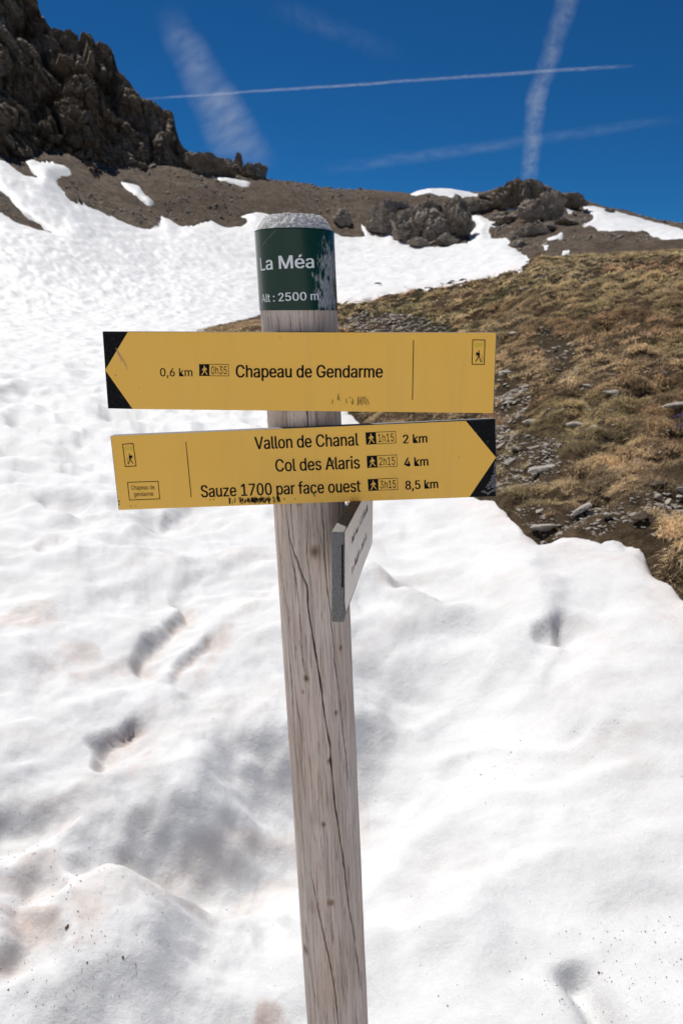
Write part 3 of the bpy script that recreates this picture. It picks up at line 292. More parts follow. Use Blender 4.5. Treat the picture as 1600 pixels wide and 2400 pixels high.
'g':(425,"207 -151 180 -149 156 -146 134 -140 114 -132 97 -122 82 -110 70 -97 59 -84 51 -69 101 -41 107 -49 114 -57 122 -66 131 -74 142 -82 154 -88 169 -93 187 -96 207 -97 236 -95 261 -87 282 -75 298 -58 308 -34 311 -6 311 68 306 68 301 60 294 51 287 41 277 32 266 23 252 16 236 10 217 6 195 5 165 7 138 14 113 27 90 43 71 65 55 90 43 120 36 154 34 191 36 229 43 263 55 293 71 320 90 342 112 361 138 374 166 382 196 384 218 383 237 379 253 373 267 365 279 356 288 346 296 336 302 327 308 319 313 319 313 379 372 379 372 -9 370 -40 363 -67 350 -90 334 -109 314 -124 291 -136 265 -144 237 -149 205 59 227 61 246 66 264 75 278 87 290 103 300 121 307 142 311 166 312 193 311 219 307 242 300 264 291 283 279 299 264 312 247 322 227 328 205 330 182 328 163 322 145 312 130 298 118 282 109 262 102 241 98 218 96 193 98 167 102 144 109 123 118 104 131 88 145 76 163 66 183 61","53-55-54 53-56-55 52-56-53 64-66-65 64-67-66 52-57-56 51-57-52 51-58-57 51-59-58 50-59-51 50-60-59 50-61-60 49-94-50 94-61-50 94-62-61 49-95-94 93-62-94 92-62-93 49-96-95 92-63-62 91-63-92 49-97-96 48-97-49 91-64-63 91-90-64 90-89-64 89-88-64 88-87-64 87-67-64 48-98-97 48-99-98 47-99-48 47-100-99 46-100-47 46-101-100 86-67-87 46-102-101 45-102-46 85-67-86 45-103-102 45-104-103 84-67-85 44-104-45 44-105-104 83-67-84 43-105-44 43-106-105 82-67-83 43-107-106 81-67-82 42-107-43 42-108-107 80-26-81 26-67-81 41-108-42 41-109-108 79-26-80 41-110-109 78-27-79 27-26-79 78-28-27 25-67-26 41-111-110 77-28-78 40-111-41 40-76-111 76-28-77 76-29-28 40-29-76 40-30-29 39-30-40 39-31-30 39-32-31 38-32-39 38-33-32 38-34-33 37-34-38 37-35-34 36-35-37 24-67-25 24-68-67 23-68-24 23-69-68 9-11-10 9-12-11 9-13-12 22-69-23 9-14-13 22-70-69 8-14-9 8-15-14 21-70-22 8-16-15 7-16-8 20-70-21 7-17-16 20-71-70 7-18-17 19-71-20 7-19-18 7-71-19 6-71-7 6-72-71 5-72-6 4-72-5 4-73-72 3-73-4 3-74-73 2-74-3 2-75-74 1-75-2 1-0-75"),
'h':(410,"114 227 114 0 53 0 53 509 114 509 114 287 102 287 116 319 132 344 152 362 175 374 200 382 227 384 252 383 275 377 295 369 313 356 328 340 341 321 350 298 355 271 357 240 357 0 296 0 296 235 293 263 286 286 273 304 256 318 235 326 210 329 192 328 176 324 161 317 147 308 136 297 126 283 119 266 115 248","2-4-3 2-6-4 6-5-4 11-13-12 11-14-13 10-14-11 10-15-14 9-15-10 9-16-15 8-16-9 8-17-16 7-31-8 31-17-8 31-30-17 30-18-17 29-18-30 7-32-31 28-18-29 7-33-32 28-19-18 6-33-7 27-19-28 6-34-33 6-35-34 26-19-27 26-20-19 6-36-35 2-37-6 37-36-6 25-20-26 25-21-20 2-38-37 24-21-25 2-0-38 24-22-21 23-22-24 2-1-0"),
'i':(167,"84 443 73 444 63 448 54 455 47 463 43 472 41 483 43 494 47 504 54 512 63 518 73 522 84 524 95 522 105 518 114 512 121 504 125 494 126 483 125 472 121 463 114 455 105 448 95 444 53 0 53 379 114 379 114 0","24-26-25 24-27-26 11-13-12 10-13-11 10-14-13 9-14-10 9-15-14 8-15-9 8-16-15 7-16-8 7-17-16 6-17-7 6-18-17 5-18-6 5-19-18 4-19-5 4-20-19 3-20-4 3-21-20 2-21-3 2-22-21 1-22-2 1-23-22 0-23-1"),
'k':(381,"110 137 110 212 121 212 284 379 360 379 184 199 177 199 53 0 53 509 114 509 114 0 294 0 148 186 191 229 372 0","7-9-8 7-1-9 1-10-9 2-4-3 2-13-4 13-5-4 2-12-13 5-14-13 7-0-1 10-2-1 10-12-2 0-5-6 0-14-5 10-11-12 7-14-0 10-14-7 11-14-10"),
'l':(189,"139 -2 112 0 91 8 74 20 62 37 55 59 53 84 53 509 114 509 114 99 114 83 117 71 120 62 126 57 135 53 146 52 152 52 157 52 160 53 164 53 167 54 170 54 181 3 175 1 169 0 162 -1 154 -2 147 -2","6-8-7 6-9-8 6-10-9 5-10-6 5-11-10 5-12-11 5-13-12 4-13-5 4-14-13 20-22-21 19-22-20 18-22-19 4-15-14 17-22-18 16-22-17 15-22-16 4-22-15 3-22-4 2-22-3 1-22-2 1-23-22 1-24-23 1-25-24 0-25-1 0-26-25 0-27-26"),
'm':(610,"53 0 53 379 112 379 112 295 108 295 114 314 122 331 132 346 144 358 158 368 172 376 187 382 203 385 219 386 245 383 268 375 287 361 303 342 314 320 321 295 312 295 318 312 326 329 337 343 350 356 364 366 381 375 398 381 417 385 437 386 458 385 478 380 497 372 514 361 529 346 541 328 550 307 555 283 557 255 557 0 496 0 496 254 493 279 485 298 473 313 456 323 438 329 419 330 402 329 387 326 374 320 363 312 353 302 345 290 340 277 336 263 335 247 335 0 274 0 274 260 272 280 265 297 253 311 238 322 220 328 199 330 185 329 171 326 158 320 145 312 135 302 126 289 119 274 115 257 114 238 114 0","12-14-13 28-30-29 11-14-12 27-30-28 27-31-30 11-15-14 10-15-11 26-31-27 26-32-31 0-2-1 0-4-2 4-3-2 9-15-10 25-32-26 9-16-15 25-33-32 8-16-9 24-33-25 8-17-16 24-34-33 7-17-8 23-34-24 23-35-34 6-17-7 22-47-23 47-35-23 6-65-17 65-18-17 5-66-6 66-65-6 64-18-65 22-48-47 46-35-47 5-67-66 22-49-48 21-49-22 45-35-46 45-36-35 63-18-64 5-68-67 21-50-49 44-36-45 62-18-63 5-69-68 62-19-18 21-51-50 4-69-5 43-36-44 20-51-21 4-70-69 20-52-51 61-19-62 43-37-36 20-53-52 4-71-70 42-37-43 60-20-61 20-19-61 0-72-4 72-71-4 60-53-20 60-54-53 42-38-37 59-54-60 41-38-42 59-55-54 0-73-72 59-56-55 58-56-59 0-74-73 41-39-38 40-39-41 58-57-56 0-75-74"),
'n':(410,"114 227 114 0 53 0 53 379 112 379 112 287 102 287 116 319 132 344 152 362 175 374 200 382 227 384 252 383 275 377 295 369 313 356 328 340 341 321 350 298 355 271 357 240 357 0 296 0 296 235 293 263 286 286 273 304 256 318 235 326 210 329 192 328 176 324 161 317 147 308 136 297 126 283 119 266 115 248","11-13-12 11-14-13 10-14-11 2-4-3 2-6-4 6-5-4 10-15-14 9-15-10 9-16-15 8-16-9 8-17-16 7-31-8 31-17-8 31-30-17 30-18-17 29-18-30 7-32-31 28-18-29 7-33-32 28-19-18 6-33-7 27-19-28 6-34-33 6-35-34 26-19-27 26-20-19 6-36-35 2-37-6 37-36-6 25-20-26 25-21-20 2-38-37 24-21-25 2-0-38 24-22-21 23-22-24 2-1-0"),
'o':(415,"207 -8 174 -5 144 3 117 16 93 35 72 58 56 85 44 116 37 150 34 187 37 225 44 260 56 291 72 318 93 341 117 360 144 374 174 382 207 384 241 382 271 374 299 360 323 341 343 318 359 291 371 260 379 225 381 187 379 150 371 116 359 85 343 58 323 35 299 16 271 3 241 -5 207 46 231 49 252 55 270 66 285 80 298 97 307 117 314 139 318 163 319 187 318 212 314 236 307 258 298 278 285 296 270 310 252 321 231 328 207 330 184 328 163 321 145 310 130 296 118 278 108 258 102 236 98 212 96 187 98 163 102 139 108 117 118 97 130 80 145 66 163 55 184 49","17-19-18 16-19-17 16-20-19 15-20-16 15-21-20 14-21-15 14-22-21 13-22-14 13-54-22 54-23-22 13-55-54 53-23-54 13-56-55 52-23-53 13-57-56 51-23-52 12-57-13 51-24-23 12-58-57 50-24-51 12-59-58 49-24-50 11-59-12 49-25-24 11-60-59 48-25-49 10-60-11 48-26-25 10-61-60 47-26-48 10-62-61 46-26-47 46-27-26 9-62-10 9-63-62 45-27-46 8-63-9 8-64-63 44-27-45 44-28-27 8-65-64 43-28-44 43-29-28 7-65-8 7-66-65 42-29-43 7-67-66 41-29-42 6-67-7 41-30-29 6-68-67 40-30-41 5-68-6 40-31-30 5-69-68 39-31-40 5-70-69 38-31-39 4-70-5 38-32-31 4-71-70 37-32-38 4-36-71 36-32-37 4-32-36 3-32-4 3-33-32 2-33-3 2-34-33 1-34-2 1-35-34 0-35-1"),
'p':(424,"53 -143 53 379 112 379 112 319 118 319 123 327 130 336 137 346 147 355 158 364 171 373 188 379 207 383 229 384 259 382 287 374 313 361 335 342 354 320 370 293 381 261 388 227 390 189 388 151 381 116 370 84 355 57 336 34 313 16 288 3 260 -6 229 -8 208 -7 189 -3 173 4 159 12 147 21 138 31 130 41 124 50 118 59 114 59 114 -143 220 47 242 49 262 55 279 66 294 80 306 97 316 117 323 139 327 163 328 189 327 215 323 239 316 261 307 281 295 298 280 311 262 322 243 328 220 330 198 328 178 322 161 312 147 299 134 282 125 263 118 241 114 216 113 189 114 162 118 138 125 115 135 95 147 78 162 65 179 55 198 49","12-14-13 11-14-12 11-15-14 0-2-1 0-3-2 10-15-11 10-16-15 9-16-10 8-16-9 8-17-16 7-17-8 6-17-7 6-61-17 61-18-17 5-61-6 5-62-61 60-18-61 5-63-62 59-18-60 4-63-5 4-64-63 58-18-59 58-19-18 0-4-3 0-68-4 68-67-4 67-66-4 66-65-4 65-64-4 57-19-58 56-19-57 56-20-19 55-20-56 55-21-20 54-21-55 0-69-68 53-21-54 53-22-21 0-70-69 52-22-53 0-71-70 51-22-52 51-23-22 50-23-51 0-72-71 50-24-23 49-24-50 0-73-72 48-24-49 48-25-24 0-41-73 41-74-73 47-25-48 41-75-74 47-26-25 46-26-47 41-76-75 45-26-46 41-40-76 40-77-76 0-42-41 39-77-40 45-27-26 44-27-45 39-78-77 38-78-39 43-27-44 38-43-78 38-27-43 37-27-38 37-28-27 36-28-37 35-28-36 35-29-28 34-29-35 33-29-34 33-30-29 32-30-33 32-31-30"),
'r':(259,"53 0 53 379 112 379 112 321 115 321 124 339 137 354 152 367 171 377 191 383 213 385 218 385 223 385 229 384 235 384 240 384 243 384 243 322 241 323 236 324 230 324 223 325 215 326 207 326 190 324 174 321 159 315 146 306 135 296 126 284 119 269 115 254 114 237 114 0","9-11-10 9-12-11 9-13-12 9-14-13 9-15-14 9-16-15 9-17-16 8-17-9 0-2-1 0-3-2 7-17-8 6-17-7 5-19-6 19-18-6 18-17-6 4-23-5 23-22-5 22-21-5 21-20-5 20-19-5 4-24-23 4-25-24 0-4-3 0-31-4 31-30-4 30-29-4 29-28-4 28-27-4 27-26-4 26-25-4 0-32-31 0-33-32"),
's':(365,"182 -8 157 -7 133 -3 112 3 93 12 76 24 62 38 50 54 41 73 36 94 94 107 101 87 111 72 124 60 141 52 160 47 181 45 206 47 227 53 244 62 258 74 265 88 268 103 266 115 262 126 254 136 243 144 229 150 212 155 149 170 118 180 92 192 72 208 58 227 50 249 47 274 49 295 55 314 65 332 79 347 95 360 115 370 137 378 161 383 187 384 212 383 234 379 254 372 271 363 286 352 299 339 309 324 318 308 324 290 268 277 262 291 254 304 243 316 228 325 210 331 187 333 166 331 147 326 131 317 119 305 111 292 109 277 110 264 115 253 124 243 136 235 152 229 172 223 229 209 261 200 287 187 306 171 320 153 328 131 331 107 329 85 323 65 312 47 298 31 281 18 260 6 236 -2 210 -7","43-45-44 43-46-45 42-46-43 42-47-46 41-47-42 41-48-47 40-48-41 40-49-48 39-49-40 39-50-49 38-50-39 38-60-50 60-51-50 38-61-60 59-51-60 37-61-38 37-62-61 58-51-59 37-63-62 57-51-58 57-52-51 37-64-63 56-52-57 36-64-37 56-53-52 36-65-64 55-53-56 35-65-36 35-66-65 54-53-55 35-67-66 34-67-35 34-68-67 34-69-68 33-69-34 33-70-69 33-71-70 33-72-71 32-72-33 32-73-72 32-74-73 31-74-32 31-75-74 30-75-31 30-76-75 29-76-30 29-77-76 28-77-29 27-77-28 27-78-77 26-78-27 25-78-26 24-78-25 24-79-78 23-79-24 22-79-23 9-11-10 22-80-79 21-80-22 8-11-9 20-80-21 8-12-11 20-81-80 19-81-20 7-12-8 7-13-12 19-82-81 18-82-19 7-14-13 6-14-7 17-82-18 6-15-14 16-82-17 16-83-82 6-16-15 6-83-16 5-83-6 5-84-83 4-84-5 4-85-84 3-85-4 3-86-85 2-86-3 2-87-86 1-87-2 1-0-87"),
't':(227,"204 379 204 327 6 327 6 379 65 471 126 471 126 98 127 83 130 70 136 61 144 55 156 51 170 50 175 50 180 50 185 51 191 52 197 53 202 54 213 2 207 0 200 -2 192 -3 184 -3 176 -4 168 -4 138 -1 113 7 92 21 77 41 68 64 65 93","31-5-4 31-6-5 2-0-3 2-1-0 31-7-6 30-7-31 30-8-7 30-9-8 29-9-30 29-10-9 29-11-10 17-19-18 16-19-17 15-19-16 29-12-11 14-19-15 13-19-14 12-19-13 29-19-12 28-19-29 27-19-28 26-19-27 26-20-19 26-21-20 25-21-26 25-22-21 25-23-22 25-24-23"),
'u':(410,"182 -5 158 -3 135 2 115 11 97 23 82 39 69 59 60 82 54 109 53 139 53 379 114 379 114 144 116 117 124 94 137 75 154 61 175 53 200 50 218 51 234 55 249 62 263 71 274 83 283 97 290 113 295 132 296 153 296 379 357 379 357 0 298 0 298 92 307 92 294 60 277 35 257 17 234 5 209 -3","9-11-10 9-12-11 27-29-28 27-30-29 26-30-27 9-13-12 8-13-9 25-33-26 33-30-26 8-14-13 24-33-25 7-14-8 23-32-24 32-33-24 7-15-14 23-34-32 34-31-32 34-30-33 22-34-23 6-15-7 6-16-15 21-34-22 20-34-21 6-17-16 20-35-34 31-30-34 5-17-6 19-35-20 5-18-17 18-35-19 5-35-18 4-35-5 4-36-35 3-36-4 3-37-36 2-37-3 2-38-37 1-38-2 1-0-38"),
'z':(380,"42 0 42 46 254 320 254 323 48 323 48 379 333 379 333 331 126 60 126 56 339 56 339 0","4-6-5 4-7-6 4-3-7 3-2-7 2-8-7 1-8-2 1-9-8 1-10-9 1-11-10 0-11-1"),
'é':(404,"177 429 225 529 293 529 227 429 212 -8 177 -5 145 3 117 16 92 35 72 58 56 85 44 116 37 150 34 187 36 224 44 258 55 290 71 317 91 340 115 359 142 373 172 382 205 384 226 383 246 380 266 374 285 366 303 355 319 341 334 324 347 305 357 282 365 256 370 227 371 194 371 169 75 169 75 221 338 221 310 202 308 226 304 248 298 269 288 286 277 301 263 314 246 323 227 328 205 330 183 328 164 323 146 313 131 301 119 286 109 270 102 251 97 231 96 211 96 178 98 151 102 127 110 106 121 88 135 73 151 61 169 53 190 48 212 46 227 47 241 49 254 53 265 58 276 65 285 73 294 82 300 93 306 105 365 91 358 72 348 55 335 39 320 26 302 14 283 4 261 -3 237 -7","21-23-22 21-24-23 20-24-21 20-25-24 20-26-25 19-26-20 19-27-26 18-27-19 18-28-27 18-29-28 17-49-18 49-48-18 48-29-18 47-29-48 46-29-47 17-50-49 46-30-29 45-30-46 17-51-50 16-51-17 44-30-45 16-52-51 44-31-30 43-31-44 16-53-52 15-53-16 15-54-53 42-31-43 42-32-31 15-55-54 41-32-42 14-55-15 41-33-32 14-56-55 40-33-41 14-37-56 37-57-56 40-38-33 38-34-33 39-38-40 13-37-14 13-36-37 57-38-37 57-34-38 58-34-57 58-35-34 12-36-13 59-35-58 12-35-36 12-59-35 12-60-59 11-60-12 11-61-60 10-61-11 10-62-61 75-77-76 74-77-75 74-78-77 10-63-62 9-63-10 73-78-74 9-64-63 72-78-73 72-79-78 71-79-72 9-65-64 70-79-71 8-65-9 70-80-79 8-66-65 69-80-70 68-80-69 8-67-66 67-80-68 8-80-67 8-81-80 7-81-8 7-82-81 6-82-7 6-83-82 6-84-83 5-84-6 5-85-84 4-85-5 0-2-1 0-3-2"),
}
# ================================================================== TERRAIN
# elevation angle (degrees above the eye) of the ground by azimuth (rows) and distance (columns); the last column before the fall is the ridge
_RR = np.array([.25, 1, 2, 4, 7, 12, 20, 28, 40, 60, 88, 115, 150, 400, 3000])
def _z(*zs):                                          # heights above the eye -> metres
    return list(zs)
_T = {   #      .25    1     2     4     7     12    20    28    40    60    88    115   150   400   3000
 -180: _z(-1.60,-1.60,-1.60,-1.55,-1.4,-.9,.6,2.6,6.5,14,25,36,48,90,-250),  # unseen slope behind the camera, raised to bounce sunlight onto the boards
 -110: _z(-1.60,-1.60,-1.62,-1.60,-1.5,-1.2,-.2,1.2,4,10,19,28,38,50,-200),
  -60: _z(-1.62,-1.62,-1.62,-1.60,-1.52,-1.4,-.9,-.1,1.8,7,17,27,34,10,-200),
  -24: _z(-1.62,-1.62,-1.62,-1.60,-1.52,-1.38,-1.0,-.55,.25,5.2,15.6,24.,20,-20,-250),
  -12: _z(-1.62,-1.62,-1.62,-1.60,-1.52,-1.38,-1.0,-.6,.1,3.0,9.8,19.4,14,-25,-250),
   -5: _z(-1.62,-1.62,-1.62,-1.60,-1.50,-1.32,-.75,-.05,.15,2.5,8.5,17.6,12,-30,-250),
    0: _z(-1.62,-1.62,-1.62,-1.60,-1.46,-1.15,-.20,.86,.7,2.7,7.9,17.0,10,-40,-250),
    8: _z(-1.62,-1.62,-1.60,-1.52,-1.28,-.72,.36,1.31,1.5,3.6,8.6,17.0,10,-40,-250),
   14: _z(-1.62,-1.62,-1.58,-1.36,-.97,-.25,1.05,1.98,2.3,4.8,10.3,17.9,11,-40,-250),
   24: _z(-1.62,-1.60,-1.52,-1.26,-.74,.10,1.28,2.08,3.1,5.2,9.0,11.6,8,-40,-250),
   50: _z(-1.62,-1.60,-1.50,-1.15,-.55,.2,1.3,2.1,2.9,4.2,6,7,4,-40,-250),
  110: _z(-1.60,-1.58,-1.5,-1.3,-1.0,-.6,-.2,0,.2,0,-2,-6,-12,-60,-250),
  180: _z(-1.60,-1.60,-1.60,-1.55,-1.4,-.9,.6,2.6,6.5,14,25,36,48,90,-250)}
_AZ = np.array(sorted(_T)); _TZ = np.array([_T[a] for a in _AZ], float)
_lr = np.log(_RR)
def _pchip(x, xp, Y):                                # monotone cubic of each row of Y at x
    h = np.diff(xp); d = np.diff(Y, axis=1)/h
    m = np.zeros_like(Y); w1 = 2*h[1:] + h[:-1]; w2 = h[1:] + 2*h[:-1]
    same = d[:, 1:]*d[:, :-1] > 0
    with np.errstate(all='ignore'): mm = (w1 + w2)/(w1/d[:, :-1] + w2/d[:, 1:])
    m[:, 1:-1] = np.where(same, np.nan_to_num(mm), 0); m[:, 0] = d[:, 0]; m[:, -1] = d[:, -1]
    k = np.clip(np.searchsorted(xp, x) - 1, 0, len(xp)-2); t = (x - xp[k])/h[k]
    return ((2*t**3-3*t**2+1)*Y[:, k] + (t**3-2*t**2+t)*h[k]*m[:, k] + (-2*t**3+3*t**2)*Y[:, k+1] + (t**3-t**2)*h[k]*m[:, k+1])
_LRG = np.linspace(math.log(.2), math.log(3000), 900)
_PZ = _pchip(_LRG, _lr, _TZ)                          # az-rows x fine log-r
_AZG = np.linspace(-180, 180, 1441)
_P2 = _pchip(_AZG, _AZ.astype(float), _PZ.T).T        # fine az x fine r
# the ridge line traced as (azimuth, elevation)
_ridge_px = np.array([(-400, 300), (0, 330), (250, 385), (420, 400), (560, 415), (632, 425), (700, 432), (760, 444), (830, 451), (900, 454), (960, 455), (1010, 449), (1060, 450), (1110, 456), (1150, 452), (1190, 441), (1240, 438), (1300, 452), (1350, 475), (1400, 489), (1450, 503), (1500, 519), (1600, 545), (1800, 580)], float)
_ra, _re = azel(_ridge_px[:, 0], _ridge_px[:, 1])
def base_z(x, y):
    r = np.hypot(x, y) + 1e-6; a = np.degrees(np.arctan2(x, y))
    fi = np.clip((np.log(r) - _LRG[0])/(_LRG[1]-_LRG[0]), 0, 898.999); fa = np.clip((a + 180)*4, 0, 1439.999)
    i = fi.astype(int); j = fa.astype(int); u = fi - i; v = fa - j
    z = (_P2[j, i]*(1-u) + _P2[j, i+1]*u)*(1-v) + (_P2[j+1, i]*(1-u) + _P2[j+1, i+1]*u)*v
    # fit the ridge height at 115 m to the traced line
    want = 115*np.tan(np.radians(np.interp(a, _ra, _re))); k0 = 115.0
    i2 = (np.log(k0) - _LRG[0])/(_LRG[1]-_LRG[0]); i3 = int(i2); have = _P2[j, i3]*(1-v) + _P2[j+1, i3]*v
    wgt = np.exp(-((np.log(r/k0))/.22)**2)*sstep(-60, -30, a)*sstep(50, 32, a)
    return z + (want - have)*wgt + CAM[2]
def mound(x, y):                                      # rounded tussock mounds with gaps between them
    out = np.full(x.shape, 9.)
    for k, (f, s_) in enumerate(((2.3, 201), (3.6, 202))):
        gx = x*f; gy = y*f; i = np.floor(gx).astype(np.int64); j = np.floor(gy).astype(np.int64); d1 = np.full(x.shape, 9.)
        for a_ in (-1, 0, 1):
            for b_ in (-1, 0, 1):
                h = _h2(i + a_, j + b_, s_); d1 = np.minimum(d1, np.hypot(gx - i - a_ - _J[h, 0], gy - j - b_ - _J[h, 1])*(.8 + .5*_V[h]))
        out = d1 if k == 0 else (1 - np.minimum(out, 1)**2) + .45*(1 - np.minimum(d1, 1)**2)
    return out - .6
def ground_z(x, y):                                   # bare ground: hummocks near, rubble far
    r = np.hypot(x, y); z = base_z(x, y)
    near = sstep(34, 24, r)
    z = z + near*(.06*fbm2(x*.8, y*.8, 2, 1) + .23*(mound(x, y) - .5)*sstep(.02, .1, r*.01 + .06))
    far = sstep(38, 55, r)
    z = z + far*(.45*fbm2(x*.16, y*.16, 5, 2, .55) + .10*np.abs(fbm2(x*1.1, y*1.1, 3, 9)))*sstep(140, 90, r)
    return z
def on_ground(px, py, f=base_z):                      # where the ray of a pixel meets the ground
    d = ray(px, py); d = d/np.hypot(d[0], d[1]); prev = .3; t = .3
    while t < 200:
        if f(np.array([d[0]*t]), np.array([d[1]*t]))[0] >= CAM[2] + d[2]*t: break
        prev = t; t *= 1.01
    lo, hi = prev, t
    for _ in range(18):
        mid = (lo+hi)/2
        if f(np.array([d[0]*mid]), np.array([d[1]*mid]))[0] >= CAM[2] + d[2]*mid: hi = mid
        else: lo = mid
    return np.array([d[0]*hi, d[1]*hi, CAM[2] + d[2]*hi])

# ---- where snow lies (outlines of the field, of its patches and of the bare islands in it)
FIELD = [(-900, 200), (-300, 330), (0, 375), (15, 380), (31, 393), (56, 408), (90, 416), (59, 377), (77, 375), (92, 383), (128, 382), (163, 393), (167, 413), (130, 419), (135, 428), (148, 449), (173, 474), (204, 482), (250, 505), (286, 520), (327, 536), (350, 538), (372, 530), (378, 505), (405, 516), (420, 534), (459, 526), (495, 518), (520, 528), (541, 533), (566, 531), (582, 515), (561, 503), (602, 497), (640, 503), (700, 520), (760, 545), (800, 553), (848, 556), (866, 551), (895, 555), (919, 543), (932, 557), (958, 566), (1005, 569), (1012, 580), (1036, 580), (1062, 573), (1096, 569), (1104, 543), (1115, 532), (1112, 517), (1099, 506), (1125, 506), (1146, 517), (1170, 525), (1146, 545), (1148, 557), (1188, 561), (1214, 587), (1245, 612), (1235, 624), (1180, 642), (1120, 656), (1060, 668), (960, 683), (880, 700), (800, 712), (700, 722), (640, 728), (610, 738), (560, 750), (500, 764), (462, 776), (540, 805), (650, 835), (740, 880), (795, 935), (830, 980), (900, 1040), (1000, 1110), (1080, 1150), (1138, 1169), (1164, 1178), (1183, 1197), (1196, 1216), (1218, 1232), (1228, 1251), (1279, 1262), (1368, 1260), (1406, 1272), (1435, 1261), (1495, 1283), (1524, 1315), (1553, 1353), (1578, 1382), (1600, 1412), (1680, 1490), (1900, 1640), (2600, 1900), (2600, 6000), (-3000, 6000), (-3000, 200)]
PATCH = [[(278, 423), (327, 434), (339, 454), (362, 472), (352, 477), (327, 462), (306, 449)], [(503, 412), (541, 416), (587, 426), (582, 434), (515, 421)],
 [(958, 456), (994, 440), (1036, 438), (1073, 444), (1123, 456), (1115, 463), (1073, 464), (1031, 459)], [(1167, 479), (1185, 482), (1222, 492), (1220, 498), (1180, 493)],
 [(1327, 483), (1342, 495), (1340, 508), (1325, 504)], [(1366, 481), (1400, 484), (1440, 494), (1500, 512), (1600, 538), (1700, 560), (1700, 600), (1600, 574), (1560, 563), (1500, 549), (1450, 546), (1390, 535), (1355, 538), (1390, 512)],
 [(1280, 560), (1318, 544), (1318, 560), (1295, 566)], [(1311, 608), (1320, 586), (1334, 588), (1329, 611)], [(1264, 574), (1287, 576), (1281, 586)], [(1366, 566), (1392, 570), (1380, 577)], [(843, 521), (860, 535), (868, 553), (856, 553)]]
BARE = [[(-20, 440), (0, 451), (31, 474), (77, 510), (133, 546), (97, 538), (46, 523), (0, 500), (-60, 470)], [(1560, 552), (1600, 560), (1640, 570), (1600, 566)]]
def sdist(px, py, poly):                              # signed distance, positive inside
    P = np.array(poly, float); x = px; y = py; d2 = np.full(x.shape, 1e12); ins = np.zeros(x.shape, bool)
    for k in range(len(P)):
        a = P[k-1]; b = P[k]; e = b - a; t = np.clip(((x-a[0])*e[0] + (y-a[1])*e[1])/(e@e + 1e-9), 0, 1)
        d2 = np.minimum(d2, (x-a[0]-t*e[0])**2 + (y-a[1]-t*e[1])**2)
        ins ^= ((a[1] > y) != (b[1] > y)) & (x < (b[0]-a[0])*(y-a[1])/(b[1]-a[1] + 1e-12) + a[0])
    return np.where(ins, 1, -1)*np.sqrt(d2)
def snow_sd(x, y):                                    # metres inside the snow's edge
    r = np.hypot(x, y); z = base_z(x, y); px, py = to_px(x, y, z); front = (y > .05) & (np.abs(np.degrees(np.arctan2(x, y))) < 60)
    px = np.clip(px, -2900, 2500); py = np.clip(py, 210, 5900)
    wob = (r > 40)*3.0*fbm2(x*.35, y*.35, 4, 31) + (r <= 40)*7*fbm2(x*1.9, y*1.9, 5, 33, .55)
    s = sdist(px, py, FIELD) + wob
    for q in BARE: s = np.minimum(s, -(sdist(px, py, q) + wob*.5))
    farm = r > 45
    for q in PATCH: s = np.where(farm, np.maximum(s, sdist(px, py, q) + wob*.4), s)
    s = s*np.maximum(r, 1.5)/FPX
    behind = np.where(np.abs(np.degrees(np.arctan2(x, y))) > 60, 1.0, s)
    rightside = (x > 0) & (np.degrees(np.arctan2(x, y)) > 60) & (np.degrees(np.arctan2(x, y)) < 130) & (r > 4)
    behind = np.where(rightside, -1.0, behind)
    return np.where(front, s, behind)

# ---- footprints, melt scoops and steps in the near snow
S_AWAY = np.array([-math.sin(R(SUN_AZ)), -math.cos(R(SUN_AZ))])       # horizontal direction away from the sun
def rot2(v, deg): c, s = math.cos(R(deg)), math.sin(R(deg)); return np.array([c*v[0]-s*v[1], s*v[0]+c*v[1]])
# centre pixel, length m, width m, depth m, turn deg, lip m, dirt
SCOOP = [(665, 2345, .17, .11, .03, 0, .05, 1.4), (640, 2110, .36, .16, .05, 0, .10, 0),


 (165, 1205, .9, .55, .11, 0, .08, .2), (125, 1310, .7, .35, .09, -15, .08, .35), (420, 1235, .9, .65, .11, 0, .10, .25), (505, 1165, .6, .3, .09, 10, .05, .1),
 (30, 1960, .40, .28, .10, -30, .10, .5), (110, 2110, .42, .24, .09, -25, .10, .8), (60, 2260, .34, .24, .08, -20, .10, .9), (130, 1940, .3, .14, .04, -40, .08, .6),
 (1310, 1480, .32, .24, .13, 85, .05, .15), (985, 1395, .55, .45, .09, 20, .10, .5), (1430, 1500, .7, .5, .06, 20, .2, .35),
 (960, 1300, .8, .4, .06, 10, .15, .1), (1230, 1395, .6, .5, .05, 0, .2, .3), (880, 1440, .7, .3, .07, -20, .2, .05), (1500, 1640, .6, .45, .06, 30, .15, .15), (1480, 1760, .5, .3, .05, 20, .15, .2),
 (930, 1790, .6, .5, .05, -10, .25, .0), (1050, 1960, .6, .4, .05, -20, .25, .05), (930, 2080, .5, .35, .05, 0, .2, 0), (290, 1590, .5, .3, .05, -30, .1, .6), (60, 1500, .8, .4, .04, -20, .2, .9), (150, 1600, .7, .4, .04, -30, .2, .7),
 (60, 940, 2.2, 1.2, .22, 0, .2, .1), (125, 965, 1.3, .6, .2, 0, .12, .1), (300, 985, 1.8, .9, .26, -10, .15, .1), (70, 1020, 1.1, .6, .18, 0, .15, .1), (180, 1060, 1.0, .45, .12, 0, .1, .1), (220, 1090, 1.1, .6, .12, 20, .1, .1), (420, 960, 1.8, .8, .2, 0, .1, .2), (520, 975, 1.4, .7, .16, 10, .1, .1),
 (380, 1300, .9, .5, .05, 0, .2, .1), (560, 1330, .7, .35, .05, -20, .15, .3), (560, 1760, .7, .5, .04, -20, .2, .1)]
